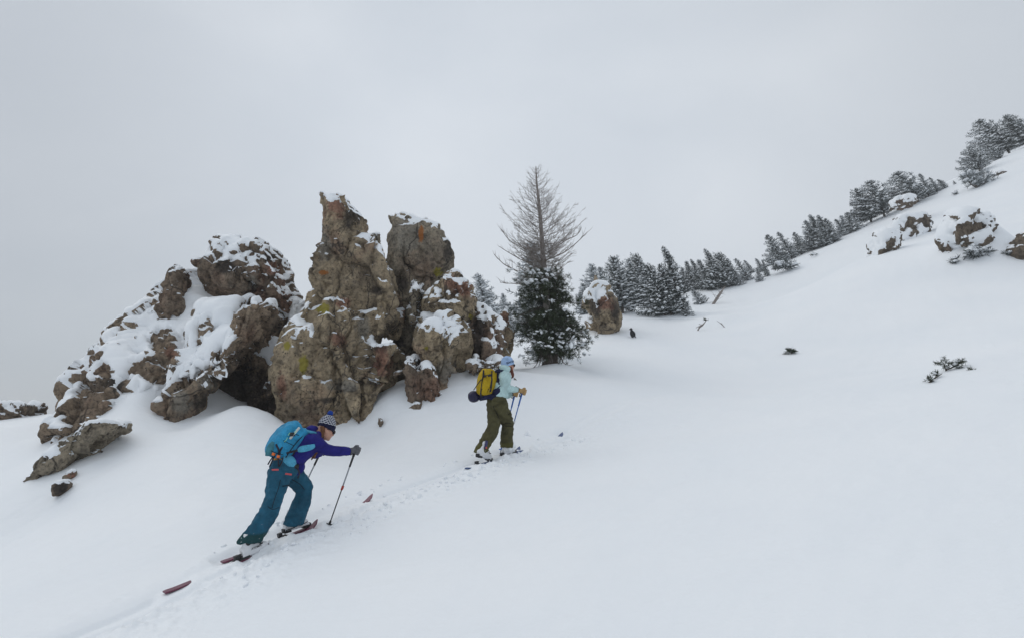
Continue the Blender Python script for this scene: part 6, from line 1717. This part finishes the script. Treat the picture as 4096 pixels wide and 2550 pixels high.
# skis and boots
NAVYSKI = plain('blue_ski_top', (0.020, 0.06, 0.18, 1), .35, .5, .3, 6)
t1_, t2_ = on(z4(240, 1388), 8.86), on(z4(840, 1195), 10.0)
t3_, t4_ = on(z4(590, 1268), 9.36), on(z4(1322, 1030), 11.0)
bLb, bRb = on(z4(415, 1310), 9.24), on(z4(722, 1220), 9.60)
dL2, dR2 = (t2_ - t1_).normalized(), (t4_ - t3_).normalized(); sL2, sR2 = dL2.cross(UPV).normalized(), dR2.cross(UPV).normalized()
bLb, bRb = proj(bLb, t1_, dL2), proj(bRb, t3_, dR2)
ski('touring_ski', 'dark blue ski under the lifted rear heel of the skier in olive trousers', t1_, t2_, bLb, NAVYSKI, BLACK)
ski('touring_ski', 'dark blue ski under the snowy front boot of the skier in olive trousers', t3_, t4_, bRb, NAVYSKI, BLACK)
PURP = plain('navy_boot_tongue', (0.035, 0.035, 0.12, 1), .5); ORB = plain('orange_buckle', (0.62, 0.10, 0.03, 1), .5)
def ex2(o, P, d2, side, n2):
    mb = MB(); mb.add(*tube([P(-.070, .235, .052), P(-.070, .16, .056), P(-.070, .118, .056)], [.034, .034, .030], [.010, .010, .010], d2, 12, 3)); mb.build('cuff_spoiler', PURP, o)
    mb = MB(); mb.add(*tube([P(-.070, .135, .064), P(-.070, .135, .070)], .016, None, d2, 12, 1)); mb.build('cuff_pivot', ORB, o)
    mb = MB()
    for f, u in ((.0, .112), (.028, .104)): mb.add(*ball(P(f, u, .050), .007))
    mb.build('rivets', BLACK, o)
def ex2b(o, P, d2, side, n2):
    mb = MB(); mb.add(*box(P(-.01, .20, .050), (d2, side, n2), (.028, .012, .026))); mb.build('buckle_plate', ORB, o)
    F = Fuse(); r = random.Random(3)
    for k in range(13): F.ball(P(r.uniform(-.10, .13), r.uniform(.06, .14), r.uniform(.0, .06)), r.uniform(.02, .042))
    F.mesh('snow_crust', .009, SNOW_CAP, o, 1, .006, 25, 4)
boot(p2, .42, bLb + UPV * .028, dL2, sL2, sL2.cross(dL2), WHITE_BOOT, BLACK, ex2, s=1.12)
boot(p2, .0, bRb + UPV * .028, dR2, sR2, sR2.cross(dR2), WHITE_BOOT, BLACK, ex2b, s=1.05)
# yellow pack
YEL = cloth('mustard_pack_cloth', (0.40, 0.27, 0.010, 1), .4, 20, .75); INKB = cloth('ink_blue_pack_cloth', (0.012, 0.014, 0.045, 1), .4, 20, .8)
pk2 = thing('backpack', 'mustard yellow backpack with black straps and a navy base on the skier in mint', 'backpack', a2(470, 560, 9.40))
def s2(x, y, Y): return a2(x, y, Y)
k2 = Fuse()
k2.tube([s2(432, 560, 9.38), s2(445, 500, 9.39), s2(462, 420, 9.41), s2(482, 340, 9.43), s2(500, 285, 9.45)], [.115, .135, .145, .142, .120], [.105, .120, .125, .115, .095], RIGHT, 22, 4, 3.4)
k2.mesh('pack_bag', .012, YEL, pk2, 2, .013, 8.0, 22)
k2 = Fuse()
k2.tube([s2(545, 590, 9.43), s2(545, 520, 9.44), s2(560, 420, 9.46), s2(570, 330, 9.48), s2(555, 285, 9.48)], [.120, .140, .150, .140, .110], [.040, .045, .045, .045, .05], RIGHT, 18, 3, 3.0)
k2.mesh('back_panel', .012, INKB, pk2, 2)
k2 = Fuse()
k2.tube([s2(465, 605, 9.39), s2(455, 560, 9.39)], [.10, .125], [.105, .118], RIGHT, 20, 2, 3.0)
k2.tube([s2(500, 600, 9.40), s2(530, 545, 9.40)], [.11, .135], [.085, .075], RIGHT, 18, 2, 3.0)
k2.mesh('pack_base', .012, INKB, pk2, 3)
tc2 = RIGHT * .142
for q in ([(432, 275), (428, 345), (415, 430), (404, 520), (402, 580)], [(528, 285), (527, 350), (518, 440), (508, 520)]):
    strap(pk2, [s2(x, y, 9.25 + .0002 * (600 - y)) for x, y in q], .021, WEB, 'compression_strap', .006, HEAD)
for q in ([(428, 340), (478, 332), (528, 322)], [(405, 492), (455, 492), (512, 488)], [(432, 352), (480, 345), (528, 336)]):
    strap(pk2, [s2(x, y, 9.262) for x, y in q], .008, WEB, 'side_strap', .006)
strap(pk2, [s2(470, 335, 9.25), s2(482, 375, 9.25), s2(495, 418, 9.25)], .012, YEL, 'loose_strap', .006, HEAD)
strap(pk2, [s2(505, 480, 9.25), s2(492, 505, 9.25), s2(482, 540, 9.25)], .008, YEL, 'loose_strap', .005, HEAD)
mb = MB(); mb.add(*box(s2(505, 330, 9.255), (HEAD, RIGHT, UPV), (.02, .006, .012))); mb.build('strap_buckle', BLACK, pk2)
strap(pk2, [s2(560, 300, 9.38), s2(590, 288, 9.34), s2(630, 282, 9.36), s2(655, 288, 9.42)], .016, INKB, 'shoulder_strap', .010)
strap(pk2, [s2(560, 500, 9.36), s2(600, 470, 9.34), s2(640, 438, 9.36)], .010, INKB, 'shoulder_strap', .006)
strap(pk2, [s2(720, 360, 9.58), s2(722, 400, 9.58), s2(730, 440, 9.58)], .008, INKB, 'chest_strap', .006, HEAD)
mb = MB(); mb.add(*tube([s2(530, 545, 9.36), s2(575, 525, 9.32), s2(625, 515, 9.35), s2(650, 520, 9.42)], [.055, .065, .055, .03], [.020, .022, .022, .015], UPV, 12, 4)); mb.build('hip_belt', INKB, pk2)
strap(pk2, [s2(650, 512, 9.38), s2(668, 525, 9.38), s2(682, 550, 9.38)], .010, WEB, 'loose_strap', .005, HEAD)
strap(pk2, [s2(408, 380, 9.30), s2(385, 405, 9.30), s2(350, 455, 9.32), s2(320, 500, 9.34)], .008, WEB, 'helmet_cord', .005)
# helmet hanging from the pack
hel = thing('helmet', 'shiny navy ski helmet hanging from the yellow pack', 'helmet', s2(325, 575, 9.38))
hc = s2(328, 573, 9.38)
hax = ((HEAD * .9 + UPV * .3).normalized(), RIGHT, (UPV * .9 - HEAD * .3).normalized())
F = Fuse(); F.ball(hc, (.120, .100, .095), hax); F.ball(hc + hax[2] * .03 - hax[0] * .02, (.095, .088, .075), hax)
NAVYSH = plain('dark_navy_shell', (0.012, 0.011, 0.040, 1), .32, .3)
F.mesh('helmet_shell', .008, NAVYSH, hel, 3)
mb = MB()
for a_, b_ in ((.3, .4), (-.35, .45), (-.05, .55)):
    mb.add(*tube([hc + hax[0] * .08 * a_ * 2 + hax[2] * .082 + RIGHT * .03, hc + hax[0] * (.08 * a_ * 2 + .03) + hax[2] * .080 + RIGHT * .045], [.007, .007], [.004, .004], RIGHT, 8, 1))
mb.build('vents', BLACK, hel)
strap(hel, [hc + hax[0] * .08 - hax[2] * .02 + RIGHT * .07, hc + hax[0] * .13 + RIGHT * .04, hc + hax[0] * .16 + UPV * .03], .007, YEL, 'chin_strap', .004)

# ------------------------------------------------------------------ raven on the snow
pr = hit(*z2(680, 972))
rv = thing('raven', 'black raven sitting hunched on the open snow below the wood', 'bird', pr)
PLUME = plain('black_plumage', (0.010, 0.011, 0.014, 1), .55, .4)
rx, rz, ry = Vector((1, .3, 0)).normalized(), UPV, Vector((-.3, 1, 0)).normalized()
s_ = .40
RP = lambda x, z, y=0: pr + rx * (x * s_) + rz * (z * s_) + ry * (y * s_)
F = Fuse()
F.tube([RP(.12, .10), RP(.08, .32), RP(-.02, .62), RP(-.10, .86)], [.17 * s_, .30 * s_, .27 * s_, .13 * s_], [.2 * s_, .30 * s_, .28 * s_, .14 * s_], ry, 14, 4)
F.ball(RP(-.13, 1.0), .165 * s_)
F.tube([RP(-.24, 1.0), RP(-.36, .95), RP(-.46, .90)], [.065 * s_, .05 * s_, .012 * s_], None, ry, 8, 3)
F.tube([RP(.15, .40), RP(.34, .16), RP(.46, .02)], [.16 * s_, .12 * s_, .09 * s_], [.07 * s_, .04 * s_, .025 * s_], ry, 10, 3)
for k in (-1, 1):
    F.tube([RP(.0, .70, .22 * k), RP(.14, .45, .28 * k), RP(.30, .20, .16 * k)], [.10 * s_, .13 * s_, .03 * s_], [.06 * s_, .07 * s_, .02 * s_], rz, 10, 3)
    F.tube([RP(.02, .12, .10 * k), RP(.0, -.02, .10 * k)], .035 * s_, None, ry, 6, 1)
F.mesh('body', .012, PLUME, rv, 2)

# loose clods thrown up along the track
rc = np.random.default_rng(9)
pos, dirs, size = [], [], []
L_ = np.r_[0, np.cumsum(np.hypot(*(TRK[1:] - TRK[:-1]).T))]
for k in range(260):
    s = rc.uniform(1.2, L_[-4]); i = np.searchsorted(L_, s) - 1; a = (s - L_[i]) / (L_[i + 1] - L_[i]); p = TRK[i] * (1 - a) + TRK[i + 1] * a
    d = (TRK[i + 1] - TRK[i]) / np.linalg.norm(TRK[i + 1] - TRK[i]); nrm_ = np.array((d[1], -d[0]))
    off = rc.normal(.42, .16) if rc.uniform() < .8 else rc.normal(-.4, .15)
    q = p + nrm_ * off
    w = rc.lognormal(-4.1, .45)
    pos.append((q[0], q[1], 0)); dirs.append(rc.normal(size=3)); size.append((w * 1.3, w, w * .8))
pos = np.array(pos); pos[:, 2] = terrain(pos[:, :2]) + np.array(size)[:, 2] * .2
V, Fc = scatter(BLOBS[2], pos, dirs, size)
cl = link('snow_clods', to_mesh('snow_clods', V, fix_tris(Fc), [SNOW_CAP]))
tag(cl, 'loose snow clods scattered along the downhill edge of the ski track', kind='stuff')
